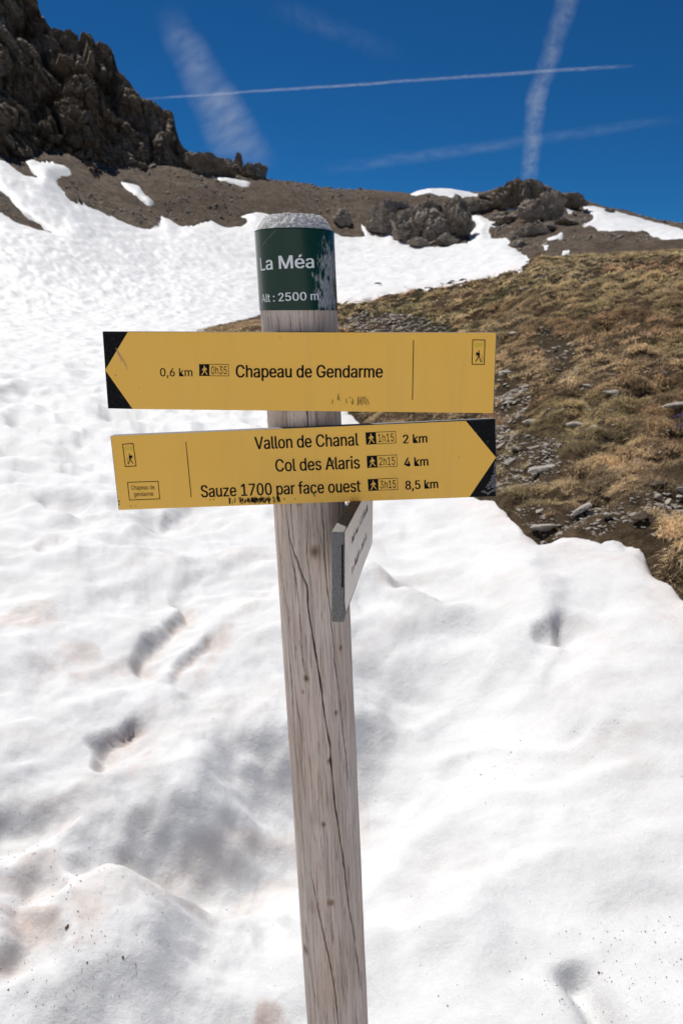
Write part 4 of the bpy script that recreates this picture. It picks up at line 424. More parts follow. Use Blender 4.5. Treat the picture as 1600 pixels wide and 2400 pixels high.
# banks: an edge line, drop m, width of the face m, how far the drop eases out m, dirt; the low side lies to the right of the line's direction
BANKS = [([(205, 2150), (225, 2050), (250, 1960), (290, 1900), (345, 1872), (420, 1882), (490, 1862), (550, 1800), (600, 1735), (650, 1690), (700, 1672)], .50, .46, .95, 0),
 ([(395, 1395), (412, 1425), (408, 1455), (372, 1490), (330, 1520), (308, 1550), (304, 1585), (325, 1610)][::-1], .085, .022, .22, 1.2), ([(500, 1490), (450, 1525), (410, 1560), (380, 1590), (378, 1612)][::-1], .055, .03, .2, 1.1),
 ([(345, 1672), (280, 1705), (225, 1738), (205, 1762), (225, 1800), (250, 1835)][::-1], .10, .03, .28, 1.3), ([(500, 1340), (440, 1360), (405, 1395)][::-1], .03, .03, .2, .3),
 ([(1262, 1310), (1280, 1360), (1330, 1395), (1400, 1425), (1500, 1440), (1570, 1435)], -.13, .14, .4, .1), ([(1330, 1268), (1288, 1300), (1268, 1335), (1280, 1372)][::-1], .27, .14, .8, .2),
 ([(1285, 1445), (1305, 1475), (1290, 1510)][::-1], .11, .06, .3, .2), ([(820, 1345), (900, 1375), (960, 1402), (1040, 1425), (1120, 1418), (1200, 1440)], -.11, .12, .5, .25),
 ([(1080, 1440), (1180, 1455), (1280, 1530), (1360, 1620), (1400, 1720), (1500, 1770), (1600, 1775)], .09, .18, .5, 0), ([(60, 1170), (110, 1195), (150, 1230), (200, 1255)], -.07, .08, .35, .2), ([(330, 1250), (380, 1205), (450, 1185), (500, 1200)], .07, .10, .5, .3),
 ([(0, 1900), (90, 1870), (160, 1850), (230, 1800)], .07, .16, .5, .5), ([(0, 2080), (80, 2050), (150, 2020)], .06, .10, .3, .9), ([(0, 2230), (60, 2180), (130, 2160)], .05, .10, .3, 1.0)]
_BK = [(np.array([on_ground(*p_)[:2] for p_ in L_]), *r_) for L_, *r_ in BANKS]
_tr = on_ground(1330, 2262)[:2], on_ground(1452, 2480)[:2]        # a narrow trough shaped into the snow to stand in for a cast shadow
def banks(x, y, wx, wy):
    h = np.zeros_like(x); dirt = np.zeros_like(x)
    for P_, dr, wd, ease, di in _BK:
        m = (x > P_[:, 0].min() - ease*2 - .3) & (x < P_[:, 0].max() + ease*2 + .3) & (y > P_[:, 1].min() - ease*2 - .3) & (y < P_[:, 1].max() + ease*2 + .3)
        if not m.any(): continue
        X_, Y_ = wx[m], wy[m]; seg = np.linalg.norm(np.diff(P_, axis=0), axis=1); cum = np.concatenate([[0], np.cumsum(seg)])
        n = max(8, int(cum[-1]/.03)); tt_ = np.linspace(0, cum[-1], n); sx = np.interp(tt_, cum, P_[:, 0]); sy = np.interp(tt_, cum, P_[:, 1])
        ker = np.ones(5)/5; sx[2:-2] = np.convolve(sx, ker, 'valid'); sy[2:-2] = np.convolve(sy, ker, 'valid')
        tx = np.gradient(sx); ty = np.gradient(sy); ln = np.hypot(tx, ty); tx /= ln; ty /= ln
        W_ = np.zeros(X_.shape); S_ = W_.copy(); E_ = W_.copy(); D_ = np.full(X_.shape, 1e9); u_ = tt_/cum[-1]; env = sstep(0, .25, u_)*sstep(1, .75, u_)
        for k in range(n):
            dx = X_ - sx[k]; dy = Y_ - sy[k]; d2 = dx*dx + dy*dy; w_ = 1/(d2*d2 + 1.6e-7); al = dx*tx[k] + dy*ty[k]
            S_ += w_*(dx*ty[k] - dy*tx[k]); W_ += w_; E_ += w_*env[k]; D_ = np.minimum(D_, d2)
        s = S_/W_; en = E_/W_; D_ = np.sqrt(D_);
        wd = max(wd, .055)*1.1
        h[m] -= dr*en*sstep(-wd*.35, wd*.8, s)*np.exp(-1.3*D_**2/(ease*ease))
        if di: dirt[m] = np.maximum(dirt[m], di*.8*en*sstep(-.01, .02, s)*sstep(wd*1.2 + .06, wd*.4, s))
    a_, b_ = _tr; e = (b_ - a_)/np.linalg.norm(b_ - a_); u = (x - a_[0])*e[0] + (y - a_[1])*e[1]; v = (x - a_[0])*e[1] - (y - a_[1])*e[0]
    h -= .075*sstep(-.02, .05, u)*sstep(.9, .3, u)*np.exp(-(v/.046)**2)
    return h, dirt
_SC = [(on_ground(s[0], s[1]), *s[2:]) for s in SCOOP]
def near_snow(x, y):
    h = np.zeros_like(x); dirt = np.zeros_like(x)
    wx = x + .05*fbm2(x*3.1, y*3.1, 3, 51) + .006*noise2(x*14, y*14, 61); wy = y + .05*fbm2(x*3.1+9, y*3.1, 3, 54) + .006*noise2(x*14+5, y*14, 62)
    for c, L, W, d, turn, lip, dr in _SC:
        m = (np.abs(x - c[0]) < L + W) & (np.abs(y - c[1]) < L + W)
        if not m.any(): continue
        u_ = rot2(S_AWAY, turn); v_ = np.array([-u_[1], u_[0]]); dx = wx[m] - c[0]; dy = wy[m] - c[1]
        u = dx*u_[0] + dy*u_[1]; v = dx*v_[0] + dy*v_[1]
        arc = -L/2 + (2*v/W)**2*L*.22                  # the steep lip is bowed
        lip = lip*1.5 + .01; L_ = L; prof = sstep(0, lip, u - arc)*(1 - sstep(.05*L, L/2, u))*(1 - sstep(.28, 1.0, np.abs(2*v/W)))
        h[m] -= d*.62*prof
        if dr: dirt[m] = np.maximum(dirt[m], dr*.75*sstep(.0, .012, u - arc)*(1 - sstep(lip*.9, lip + .30*L, u - arc))*(1 - sstep(.5, 1.0, np.abs(2*v/W))))
    h2, d2 = banks(x, y, wx, wy)
    return h + h2, np.maximum(dirt, d2)
def snow_height(x, y, sd):
    r = np.hypot(x, y); g = base_z(x, y)
    h, dirt = near_snow(x, y)
    n = .085*fbm2(x*.75+3, y*.75, 2, 11) + .030*fbm2(x*2.3, y*2.3, 2, 14) + .003*fbm2(x*9, y*9, 3, 17, .6)*sstep(14, 6, r)*(.5 + 1.5*sstep(.2, -.5, x)) - .016*sstep(.0, .45, np.abs(noise2(x*2.9+4, y*2.9, 25)))*sstep(12, 5, r)*(1 - np.exp(-((x-.6)**2 + (y-1.55)**2)/.12))
    # sun cups on the middle distance and the slope behind
    cup = noise2(x*1.5, y*1.5, 21)*.6 + noise2(x*3.4+7, y*3.4, 22)*.4*sstep(20, 10, r)
    n = n + sstep(3.5, 9, r)*sstep(60, 26, r)*(-.11*np.abs(cup) + .03)*1.9
    left = sstep(3, -12, np.degrees(np.arctan2(x, y)))
    rough = .12*np.abs(fbm2(x*.8, y*.8, 3, 41, .7))*sstep(30, 42, r)*sstep(110, 60, r)*left + .25*fbm2(x*.12, y*.12, 3, 44)*sstep(40, 60, r)
    T = .07 + .38*sstep(28, 62, r); soft = .25 + .55*sstep(28, 62, r)
    t = T*(1 - np.exp(-np.maximum(sd, 0)/soft)) + np.minimum(sd, 0)*1.6
    t = np.maximum(t, -.9)
    gn = ground_z(x, y) - g
    edge = sstep(.10, -.05, sd)                            # near its edge the sheet follows the bare ground
    return g + t + gn*edge + (h + n)*sstep(-.02, np.where(r < 34, .8, .35), sd) + rough*sstep(0, 1.5, sd), np.maximum(dirt, np.where(r < 34, .55*sstep(.30, .0, sd), 0))

def az_list(step, half=27.5):
    fine = np.arange(-half, half + 1e-6, step); side = np.arange(half + 1.0, 75, 1.3); back = np.concatenate([np.arange(77, 180, 6), [180]])
    return np.concatenate([-back[::-1], -side[::-1], fine, side, back])
def r_list(dstep, lstep, r0=.28):
    e = np.arange(80, 6.2, -dstep); near = 1.62/np.tan(np.radians(e)); near = near[near > r0]
    far = [near[-1]];
    while far[-1] < 150: far.append(far[-1]*(1 + lstep))
    far += [190, 260, 400, 700, 1400, 2900]
    return np.concatenate([[.02, .12], near, far[1:]])
def polar(A, Rr):
    a, r = np.meshgrid(np.radians(A), Rr); return r*np.sin(a), r*np.cos(a)
# snow sheet
A = az_list(.12); Rr = r_list(.17, .0072)
X, Y = polar(A, Rr); shp = X.shape; X = X.ravel(); Y = Y.ravel()
sd = snow_sd(X, Y)
Z, dirt = snow_height(X, Y, sd)
lim = np.hypot(X, Y) > 160
keep = ((sd > -.12) & ~lim) | ((np.hypot(X, Y) > 150) & (np.abs(np.degrees(np.arctan2(X, Y))) > 60))
q = grid_quads(*shp, keep=keep)
near = sstep(9, 3, np.hypot(X, Y))
V, q, at_ = compact(np.stack([X, Y, Z], 1), q, {'dirt': dirt, 'near': near})
tag(mesh_np('snow_field', V, quads=q[:, ::-1], mat=SNOW, attrs=at_), kind='structure')
# bare ground
A = az_list(.13); Rr = np.concatenate([[.05, .5, 1.2, 2.0], r_list(.17, .0075, 2.6)[2:]])
X, Y = polar(A, Rr); shp = X.shape; X = X.ravel(); Y = Y.ravel(); rr = np.hypot(X, Y)
sd = snow_sd(X, Y); Z = ground_z(X, Y)
Z = Z - sstep(.0, .30, sd)*np.where(rr < 4, 1.2, np.where(rr < 34, .6, 1.2))*np.where(rr > 170, 0, 1)
_az = np.degrees(np.arctan2(X, Y)); _px, _py = to_px(X, Y, base_z(X, Y))
grassy = sstep(40, 34, rr)*1.0
tint_far = sstep(8, 16, rr)
V, q, at_ = compact(np.stack([X, Y, Z], 1), grid_quads(*shp, keep=(sd < .7)), {'grass': grassy, 'far': tint_far})
tag(mesh_np('hillside_ground', V, quads=q[:, ::-1], mat=SCREE, attrs=at_), kind='structure')

# ================================================================== CRAG (mountain on the left)
top_px = np.array([(-620, -900), (-300, -420), (-60, -150), (60, -40), (95, 0), (120, 48), (160, 52), (215, 75), (225, 95), (262, 120), (275, 160), (310, 190), (335, 225), (350, 232), (375, 245), (405, 268), (412, 300), (422, 330), (432, 345), (462, 357), (510, 366), (545, 377), (556, 392), (590, 402), (640, 424)], float)
bot_px = np.array([(-620, 330), (-200, 350), (0, 372), (60, 384), (120, 392), (190, 397), (215, 385), (270, 428), (330, 432), (380, 408), (440, 418), (500, 412), (560, 420), (640, 432)], float)
ta, te = azel(top_px[:, 0], top_px[:, 1]); ba, be = azel(bot_px[:, 0], bot_px[:, 1])
nc_, nr_, nb_ = 450, 330, 20
a1 = np.linspace(-44, azel(640, 424)[0], nc_)
T1 = np.interp(a1, ta, te); B1 = np.interp(a1, ba, be) - 1.6
tt = np.concatenate([np.linspace(0, 1, nr_), 1 + np.linspace(.02, 1, nb_)])
TT, AA = np.meshgrid(tt, a1, indexing='ij'); TE = np.interp(AA, a1, T1); BE = np.interp(AA, a1, B1)
EL = BE + (TE - BE)*np.minimum(TT, 1)
rise = (TE - BE); _ca = np.linspace(-44, a1[-1], 40); _cr = []
for a_ in _ca:
    e_ = np.interp(a_, a1, B1) + 1.6; dx_, dy_ = math.sin(R(a_)), math.cos(R(a_)); rr_ = np.linspace(50, 125, 400); ez = np.degrees(np.arctan2(base_z(rr_*dx_, rr_*dy_) - CAM[2], rr_)); hit = np.nonzero(ez >= e_)[0]
    _cr.append(rr_[hit[0]] if len(hit) else 112.)
_cr = np.convolve(np.pad(_cr, 3, mode='edge'), np.ones(7)/7, 'valid'); r0 = np.interp(AA, _ca, _cr) + 1.5
RD = r0 + 26*np.minimum(TT, 1)**1.1*np.clip(rise/12, .12, 1.6)
topz = RD*np.tan(np.radians(EL))
bk = np.maximum(TT - 1, 0); RD = RD + bk*34; topz = topz - bk**1.2*38
x = RD*np.sin(np.radians(AA)); y = RD*np.cos(np.radians(AA)); z = topz + CAM[2]
P = np.stack([x.ravel(), y.ravel(), z.ravel()], 1)
# strata dip: displace towards / away from the viewer and up by cellular and ridged noise
Q = P.copy(); Q[:, 2] *= .5; Q[:, 0] += P[:, 2]*.28; Q += 2.0*np.stack([fbm3(P*.09, 3, 71), fbm3(P*.09+7, 3, 72), fbm3(P*.09+13, 3, 73)], 1)
disp = np.zeros(len(P)); up = np.zeros(len(P))
for sc_, am in ((.085, 3.3), (.22, 2.0), (.55, 1.1), (1.3, .55), (2.8, .26)):
    d1, d2, idv, rel = voro3(Q*sc_, int(sc_*100))
    nrm = _g3[idv]; tilt = (rel*nrm).sum(1)
    disp += am*(1.1*(_V[idv]-.5) + 1.3*tilt + .7*np.minimum(d2-d1, .35)/.35 - .4); up += am*.30*(_V[(idv*7) & 4095]-.5)
disp += 1.2*fbm3(P*.25, 4, 77) + 3.0*fbm3(P*np.array([.06, .06, .02]), 2, 78)
out = P*np.array([1, 1, 0]); out /= np.linalg.norm(out, axis=1)[:, None]
fade = (sstep(0, .10, TT)*(1 - .45*sstep(.9, 1.0, TT)*(TT <= 1.6)))*np.clip(rise/9, .10, 1.0); fade = fade.ravel()
dirn = -out*.95 + np.array([.10, 0, .08])
P2 = P + dirn*(disp*fade)[:, None]; P2[:, 2] += up*fade*np.where(TT.ravel() > .93, .5, 1)
tag(mesh_np('mountain', P2, quads=grid_quads(nr_+nb_, nc_), mat=CRAG, smooth=False), kind='structure')

# ================================================================== ROCKS
def rock_mesh(seed, rad, sub=3, cuts=14, flat=1.0, rough=.06):
    rnd = np.random.RandomState(seed); bm = bmesh.new(); bmesh.ops.create_icosphere(bm, subdivisions=sub, radius=1.0)
    v = np.array([u.co[:] for u in bm.verts]); f = np.array([[u.index for u in t.verts] for t in bm.faces]); bm.free()
    for k in range(cuts):
        n = rnd.randn(3); n /= np.linalg.norm(n); d = rnd.uniform(.45, .85); t = v@n - d; v = np.where(t[:, None] > 0, v - n*t[:, None]*.93, v)
    v = v*(1 + rough*fbm3(v*2.2 + seed, 4, seed % 50))[:, None]
    v = v*np.array(rad); v[:, 2] *= flat
    return v, f
def rock(name, loc, rad, seed, mat, sub=3, cuts=14, rough=.06, turn=0, tilt=(0, 0), smooth=False):
    v, f = rock_mesh(seed, rad, sub, cuts, 1, rough); o = mesh_np(name, v, tris=f, mat=mat, smooth=smooth)
    o.location = loc; o.rotation_euler = (R(tilt[0]), R(tilt[1]), R(turn)); return o
def outcrop(px, py, dist, w_, h_, seed, label, depth=None, turn=0, amp=.22, sub=6, mat=OUTC):
    g_ = on_ground(px, py + h_*.42, ground_z); sc_ = g_[1]/FPX*1.03; dist = min(float(g_[1]) + (depth or w_*sc_*.4)*.9, 119 if px < 640 else 113); c = at(px, py, dist); sc_ = dist/FPX*1.03; rx = w_*sc_/2; rz = h_*sc_/2; ry = depth or rx*.8
    v, f = rock_mesh(seed, (1, 1, 1), sub, 16, 1, .10); V_ = v*np.array([rx, ry, rz])
    q_ = V_ + seed*3.1; base = min(rx, rz); nrm = v/np.linalg.norm(v, axis=1)[:, None]; d = 0
    for s_, a_ in ((1.1/base, .8), (2.8/base, .6), (7/base, .35), (15/base, .16)):
        d1, d2, idv, rel = voro3(q_*np.array([1, 1, .55])*s_ + .5*fbm3(q_*s_*.5, 2, seed % 40)[:, None], seed % 60)
        d = d + a_*(.8*(_V[idv]-.5) + (rel*_g3[idv]).sum(1) + .5*np.minimum(d2-d1, .3)/.3 - .3)
    V_ = V_ + nrm*(d*amp*base)[:, None]
    V_ = V_*1.12
    o = mesh_np('rock_outcrop', V_, tris=f, mat=mat, smooth=False); o.location = c; o.rotation_euler = (0, 0, R(turn))
    tag(o, label, 'rock', 'rock outcrops on the far hillside'); return o
def hd(px, py): return float(on_ground(px, py)[1])
outcrop(600, 404, 114, 76, 40, 12, 'dark square-ended rock block at the end of the crag ridge', 2.2, mat=CRAG, sub=5)
outcrop(561, 388, 113, 22, 44, 16, 'small dark rock pinnacle sticking up on the crag ridge', 1.0, mat=CRAG, sub=5)
outcrop(508, 393, 110, 110, 56, 19, 'low rounded dark rock mass along the crag ridge', 3.2, mat=CRAG)
outcrop(958, 528, 92, 112, 104, 22, 'tall pale grey rock buttress with a steep face above the far snow', 2.6)
outcrop(906, 520, 95, 56, 76, 23, 'narrow grey rock rib on the near flank of the pale buttress', 1.6, sub=5)
outcrop(1072, 522, 93, 92, 104, 27, 'dark ribbed rock buttress beside the snow gully', 2.8)
outcrop(1014, 534, 95, 64, 80, 29, 'shadowed rock hollow block between the two tall buttresses', 1.8, sub=5)
outcrop(1045, 566, 90, 72, 34, 61, 'low broken rock foot at the base of the dark buttress', 1.8, sub=5)
outcrop(876, 523, 96, 38, 66, 31, 'small grey rock outcrop above the far snow next to the snow streak', 1.6, sub=5)
outcrop(806, 512, 97, 46, 44, 35, 'small brown rock outcrop on the bare slope behind the post top', 1.5, sub=5)
outcrop(1214, 462, 108, 150, 78, 41, 'broad dark rocky summit knoll on the skyline', 5, mat=CRAG)
outcrop(1275, 490, 103, 96, 76, 43, 'big angular grey block under the summit knoll', 3.2)
outcrop(1338, 474, 106, 78, 38, 47, 'jagged dark rock lip running down from the summit knoll', 2.4, mat=CRAG, sub=5)
outcrop(1178, 512, 98, 54, 36, 49, 'pale weathered rock slab below the snow gully head', 1.6, sub=5)
outcrop(1285, 535, 97, 50, 24, 53, 'squat brown boulder on the scree below the summit', 1.4, sub=5)
outcrop(1424, 497, 104, 26, 20, 57, 'small dark rock poking from the skyline snow', .8, sub=4, mat=CRAG)
outcrop(985, 572, 90, 60, 26, 62, 'low grey ledge at the snow line under the pale buttress', 1.6, sub=5)
outcrop(1118, 486, 98, 64, 30, 63, 'broken brown ledge between the ribbed buttress and the summit knoll', 1.8, sub=5)
outcrop(1150, 462, 104, 70, 24, 64, 'low dark shoulder leading up to the summit knoll', 2.2, sub=5, mat=CRAG)
outcrop(1240, 545, 95, 70, 30, 65, 'scattered grey ledge on the scree above the snow tongue', 1.6, sub=5)
outcrop(1330, 520, 98, 60, 22, 66, 'flat brown ledge below the jagged rock lip', 1.4, sub=5)
outcrop(1206, 575, 92, 44, 18, 67, 'small grey ledge at the edge of the snow tongue', 1.0, sub=4)
outcrop(930, 482, 104, 50, 22, 68, 'thin brown ledge near the crest above the pale buttress', 1.2, sub=4)
outcrop(1010, 486, 104, 60, 26, 69, 'shallow brown ledge under the crest snow strip', 1.4, sub=5)
outcrop(878, 647, 62, 30, 7, 58, 'small dark flat rock lying on the far snow slope', .5, sub=4, mat=CRAG)
outcrop(886, 664, 58, 20, 4, 59, 'thin sliver of rock on the snow below the flat rock', .3, sub=4, mat=CRAG)
# rubble on the scree
def scatter_stones(name, pts, sizes, mat, flat=.5, seed=1, verts=None):
    rnd = np.random.RandomState(seed); base, f = rock_mesh(seed, (1, 1, 1), 1, 8, 1, .1); n = len(pts); k = len(base)
    ang = rnd.rand(n)*6.28; c, s = np.cos(ang), np.sin(ang); st = rnd.uniform(.6, 1.4, (n, 3))*np.array([1, .8, flat])
    b = base[None]*st[:, None]*sizes[:, None, None]; tx = rnd.randn(n)*.35
    xx = b[..., 0]*c[:, None] - b[..., 1]*s[:, None]; yy = b[..., 0]*s[:, None] + b[..., 1]*c[:, None]; zz = b[..., 2] + xx*tx[:, None]
    V_ = (np.stack([xx, yy, zz], -1) + pts[:, None]).reshape(-1, 3); F_ = (f[None] + (np.arange(n)*k)[:, None, None]).reshape(-1, 3)
    return mesh_np(name, V_, tris=F_, mat=mat, smooth=False)
rnd = np.random.RandomState(5)
def polar_pts(n, az0, az1, r0_, r1_, sdmin=-9, sdmax=-.05, f=ground_z):
    a = np.radians(rnd.uniform(az0, az1, n)); r = np.sqrt(rnd.uniform(r0_**2, r1_**2, n)); X_, Y_ = r*np.sin(a), r*np.cos(a); s = snow_sd(X_, Y_); m = (s < sdmax) & (s > sdmin)
    X_, Y_ = X_[m], Y_[m]; return np.stack([X_, Y_, f(X_, Y_)], 1), s[m]
p, _ = polar_pts(17000, -27, 27, 62, 118)
cl = fbm2(p[:, 0]*.08, p[:, 1]*.08, 3, 81); rgt = (np.degrees(np.arctan2(p[:, 0], p[:, 1])) > 8)*.25
p = p[(cl + rgt + rnd.rand(len(p))*.5) > .15]
tag(scatter_stones('scree_rubble', p, rnd.gamma(1.6, .06, len(p)) + .05, OUTC, .6, 3), 'loose grey rubble strewn over the far scree slope', 'rubble', kind='stuff')

# ================================================================== GRASS, GRAVEL AND STONES
GRAVEL = [[(1125, 1010), (1190, 1000), (1300, 1040), (1325, 1090), (1290, 1135), (1130, 1160), (1000, 1140), (1000, 1060)], [(1270, 775), (1330, 800), (1345, 860), (1300, 880), (1270, 830)],
 [(1330, 1215), (1440, 1190), (1600, 1130), (1680, 1130), (1680, 1200), (1560, 1215), (1470, 1230), (1400, 1260)], [(840, 730), (900, 735), (1060, 762), (1060, 800), (880, 790), (800, 760)],
 [(1170, 870), (1230, 880), (1240, 960), (1160, 1010)], [(1200, 1200), (1260, 1190), (1330, 1250), (1240, 1262)]]
def gravel_mask(x, y, z):
    px, py = to_px(x, y, z); m = np.full(x.shape, -1e9)
    for g in GRAVEL: m = np.maximum(m, sdist(px, py, g))
    return m + 14*fbm2(x*1.6, y*1.6, 3, 91)
def tussock(n_tuft, az0, az1, r0_, r1_, per, length, width, seed, segs=2):
    global rnd; rnd = np.random.RandomState(seed)
    p, s = polar_pts(n_tuft, az0, az1, r0_, r1_, -60, -.06)
    g = gravel_mask(p[:, 0], p[:, 1], p[:, 2]); dens = fbm2(p[:, 0]*1.1, p[:, 1]*1.1, 3, 95)
    dens = dens*.35 + mound(p[:, 0], p[:, 1])*1.3; ok = ((g < -4) & (dens + rnd.rand(len(p))*.55 > .22)) | (rnd.rand(len(p)) < .05); p = p[ok]; n = len(p)
    size = rnd.uniform(.55, 1.35, n)*(1 + .5*np.clip(fbm2(p[:, 0]*1.7, p[:, 1]*1.7, 2, 97), -1, 1))
    # tuft tint: straw, brown, rust or green by patches
    px, py = to_px(p[:, 0], p[:, 1], p[:, 2])
    straw = np.array([.70, .53, .32]); brown = np.array([.44, .29, .175]); green = np.array([.33, .30, .13]); rust = np.array([.50, .29, .175])
    n1 = fbm2(p[:, 0]*.45, p[:, 1]*.45, 3, 101) + rnd.randn(n)*.22; n2 = fbm2(p[:, 0]*.3+9, p[:, 1]*.3, 3, 104) + rnd.randn(n)*.16
    gfac = sstep(1000, 640, py)*.36 + sstep(.15, .6, n2)*.6
    tint = straw + (brown - straw)*sstep(-.1, .55, n1)[:, None]; tint = tint + (green - tint)*np.clip(gfac*.75, 0, .85)[:, None]
    rf = sstep(.1, .5, fbm2(p[:, 0]*.22+30, p[:, 1]*.22, 2, 108))*sstep(900, 700, py); tint = tint + (rust - tint)*(rf*.7)[:, None]
    tint = tint*(1 + .75*np.clip(noise2(p[:, 0]*2.6, p[:, 1]*2.6, 112)*1.3, -.6, .6))[:, None]
    N = n*per; ti = np.repeat(np.arange(n), per)
    ang = rnd.rand(N)*2*np.pi; lean = rnd.rand(N)**.7; L = length*size[ti]*rnd.uniform(.55, 1.2, N); W = width*rnd.uniform(.6, 1.4, N)
    rad = length*.55*size[ti]*np.sqrt(rnd.rand(N)); a2 = rnd.rand(N)*2*np.pi
    bx = p[ti, 0] + rad*np.cos(a2); by = p[ti, 1] + rad*np.sin(a2); dome = .35*length*size[ti]*(1 - (rad/(length*.56*size[ti]+1e-6))**2)
    bz = ground_z(bx, by) - .015 + dome*.6
    ang = a2 + rnd.randn(N)*.9; dxy = np.stack([np.cos(ang), np.sin(ang)], 1); side = np.stack([-dxy[:, 1], dxy[:, 0]], 1)
    hor = (.25 + .75*lean)*L; ver = (1.05 - .75*lean)*L*.75
    P0 = np.stack([bx, by, bz], 1); P1 = P0 + np.concatenate([dxy*(hor*.42)[:, None], (ver*.8)[:, None]], 1); P3 = P0 + np.concatenate([dxy*hor[:, None], (ver*.75 - .25*lean*L)[:, None]], 1)
    sd3 = np.concatenate([side, rnd.randn(N, 1)*.5], 1)*W[:, None]*.5
    V_ = np.stack([P0 - sd3, P0 + sd3, P1 - sd3*.8, P1 + sd3*.8, P3], 1).reshape(-1, 3)
    if segs == 1:
        V_ = np.stack([P0 - sd3, P0 + sd3, P3*.6 + P1*.4], 1).reshape(-1, 3); F_ = np.arange(3*N).reshape(-1, 3); c = tint[ti]*rnd.uniform(.6, 1.35, (N, 1))
        return V_, F_, np.repeat(c, 3, 0)
    k = (np.arange(N)*5)[:, None]; F_ = np.concatenate([k + [0, 1, 3], k + [0, 3, 2], k + [2, 3, 4]])
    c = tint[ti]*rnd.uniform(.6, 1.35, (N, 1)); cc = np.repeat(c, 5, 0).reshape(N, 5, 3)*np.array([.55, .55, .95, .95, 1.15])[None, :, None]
    return V_, F_, cc.reshape(-1, 3)
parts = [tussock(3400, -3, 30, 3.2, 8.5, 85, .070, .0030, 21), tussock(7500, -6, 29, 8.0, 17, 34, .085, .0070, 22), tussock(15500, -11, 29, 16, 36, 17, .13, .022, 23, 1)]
# thin ground litter between the tussocks
off = 0; VV, FF, CC = [], [], []
for v_, f_, c_ in parts: VV.append(v_); FF.append(f_ + off); CC.append(c_); off += len(v_)
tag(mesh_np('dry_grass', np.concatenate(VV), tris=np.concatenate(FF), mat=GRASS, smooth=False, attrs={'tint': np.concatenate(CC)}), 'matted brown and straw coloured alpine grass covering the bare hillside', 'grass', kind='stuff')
rnd = np.random.RandomState(8)
p1, _ = polar_pts(30000, -2, 30, 3.0, 9.5, -60, -.02); g = gravel_mask(p1[:, 0], p1[:, 1], p1[:, 2]); p1 = p1[(g > -6) | (rnd.rand(len(p1)) < .05)]
p2, _ = polar_pts(30000, -8, 30, 9, 30, -60, -.05); g = gravel_mask(p2[:, 0], p2[:, 1], p2[:, 2]); p2 = p2[(g > -4) | (rnd.rand(len(p2)) < .015)]
pp = np.concatenate([p1, p2]); rr_ = np.hypot(pp[:, 0], pp[:, 1]); sz = (rnd.gamma(2.0, .0055, len(pp)) + .006)*np.clip(rr_/7, .8, 3)
tag(scatter_stones('gravel', pp, sz, STONE, .35, 11), 'pale angular slate gravel in the bare patches between tussocks', 'gravel', kind='stuff')
def stone(px, py, w_px, hfrac, dfrac, seed, label, mat=STONE, turn=0, tilt=(0, 0), sink=.25, name='stone'):
    g = on_ground(px, py, ground_z); d = math.hypot(*g[:2]); rx = w_px/2*d/FPX*1.05
    o = rock(name, (g[0], g[1], g[2] + rx*hfrac*(1-sink) + .012), (rx, rx*dfrac, rx*hfrac), seed, mat, 3, 16, .05, turn, tilt)
    return tag(o, label, 'stone', 'larger stones lying in the grass')
stone(1268, 1106, 90, .14, .62, 301, 'flat pale slab jutting from the grass just above the gravel by the lower sign', turn=15, tilt=(4, -9))
stone(1434, 930, 42, .42, .8, 302, 'rounded pale grey stone alone among tussocks high on the slope')
stone(1590, 962, 80, .22, .6, 303, 'long pale slab cut by the edge of the photograph', turn=8)
stone(1365, 1204, 64, .30, .5, 304, 'slanting wedge stone with a pale top and dark face', turn=25, tilt=(0, -24))
stone(1498, 1222, 44, .55, .8, 305, 'upright brown stone near the lower gravel patch', DKSTONE, tilt=(0, -18))
stone(1272, 1247, 82, .24, .5, 306, 'cracked pale slab touching the top of the snow edge')
stone(1345, 1008, 46, .5, .7, 307, 'grey stone half buried in the big straw tussock', turn=40)
stone(1240, 998, 46, .4, .7, 308, 'pale lumpy stone at the head of the gravel by the sign tip')
stone(1420, 1178, 40, .35, .6, 309, 'dark stone leaning beside the slanting wedge stone', DKSTONE, tilt=(10, 20))
stone(1538, 1142, 66, .2, .6, 310, 'broad thin slab half under the overhanging turf', DKSTONE)
stone(1594, 1156, 26, .5, .8, 311, 'small pale stone at the right end of the lower gravel')
stone(1298, 822, 14, .6, .8, 312, 'small white stone on the narrow gravel strip higher up')
stone(1200, 786, 26, .3, .6, 313, 'small pale flat stone beside the upper sign corner')
stone(1232, 920, 16, .5, .8, 314, 'little white stone just below the grass hump')
stone(1292, 634, 16, .4, .8, 315, 'small pale stone on the green crest of the hill')
stone(1185, 878, 30, .3, .6, 316, 'thin pale stone lying near the upper sign edge')
stone(1540, 1172, 24, .5, .8, 317, 'grey pebble cluster stone in the lower gravel')
stone(1420, 1215, 30, .4, .7, 318, 'flat pale stone in the gravel under the wedge stone')
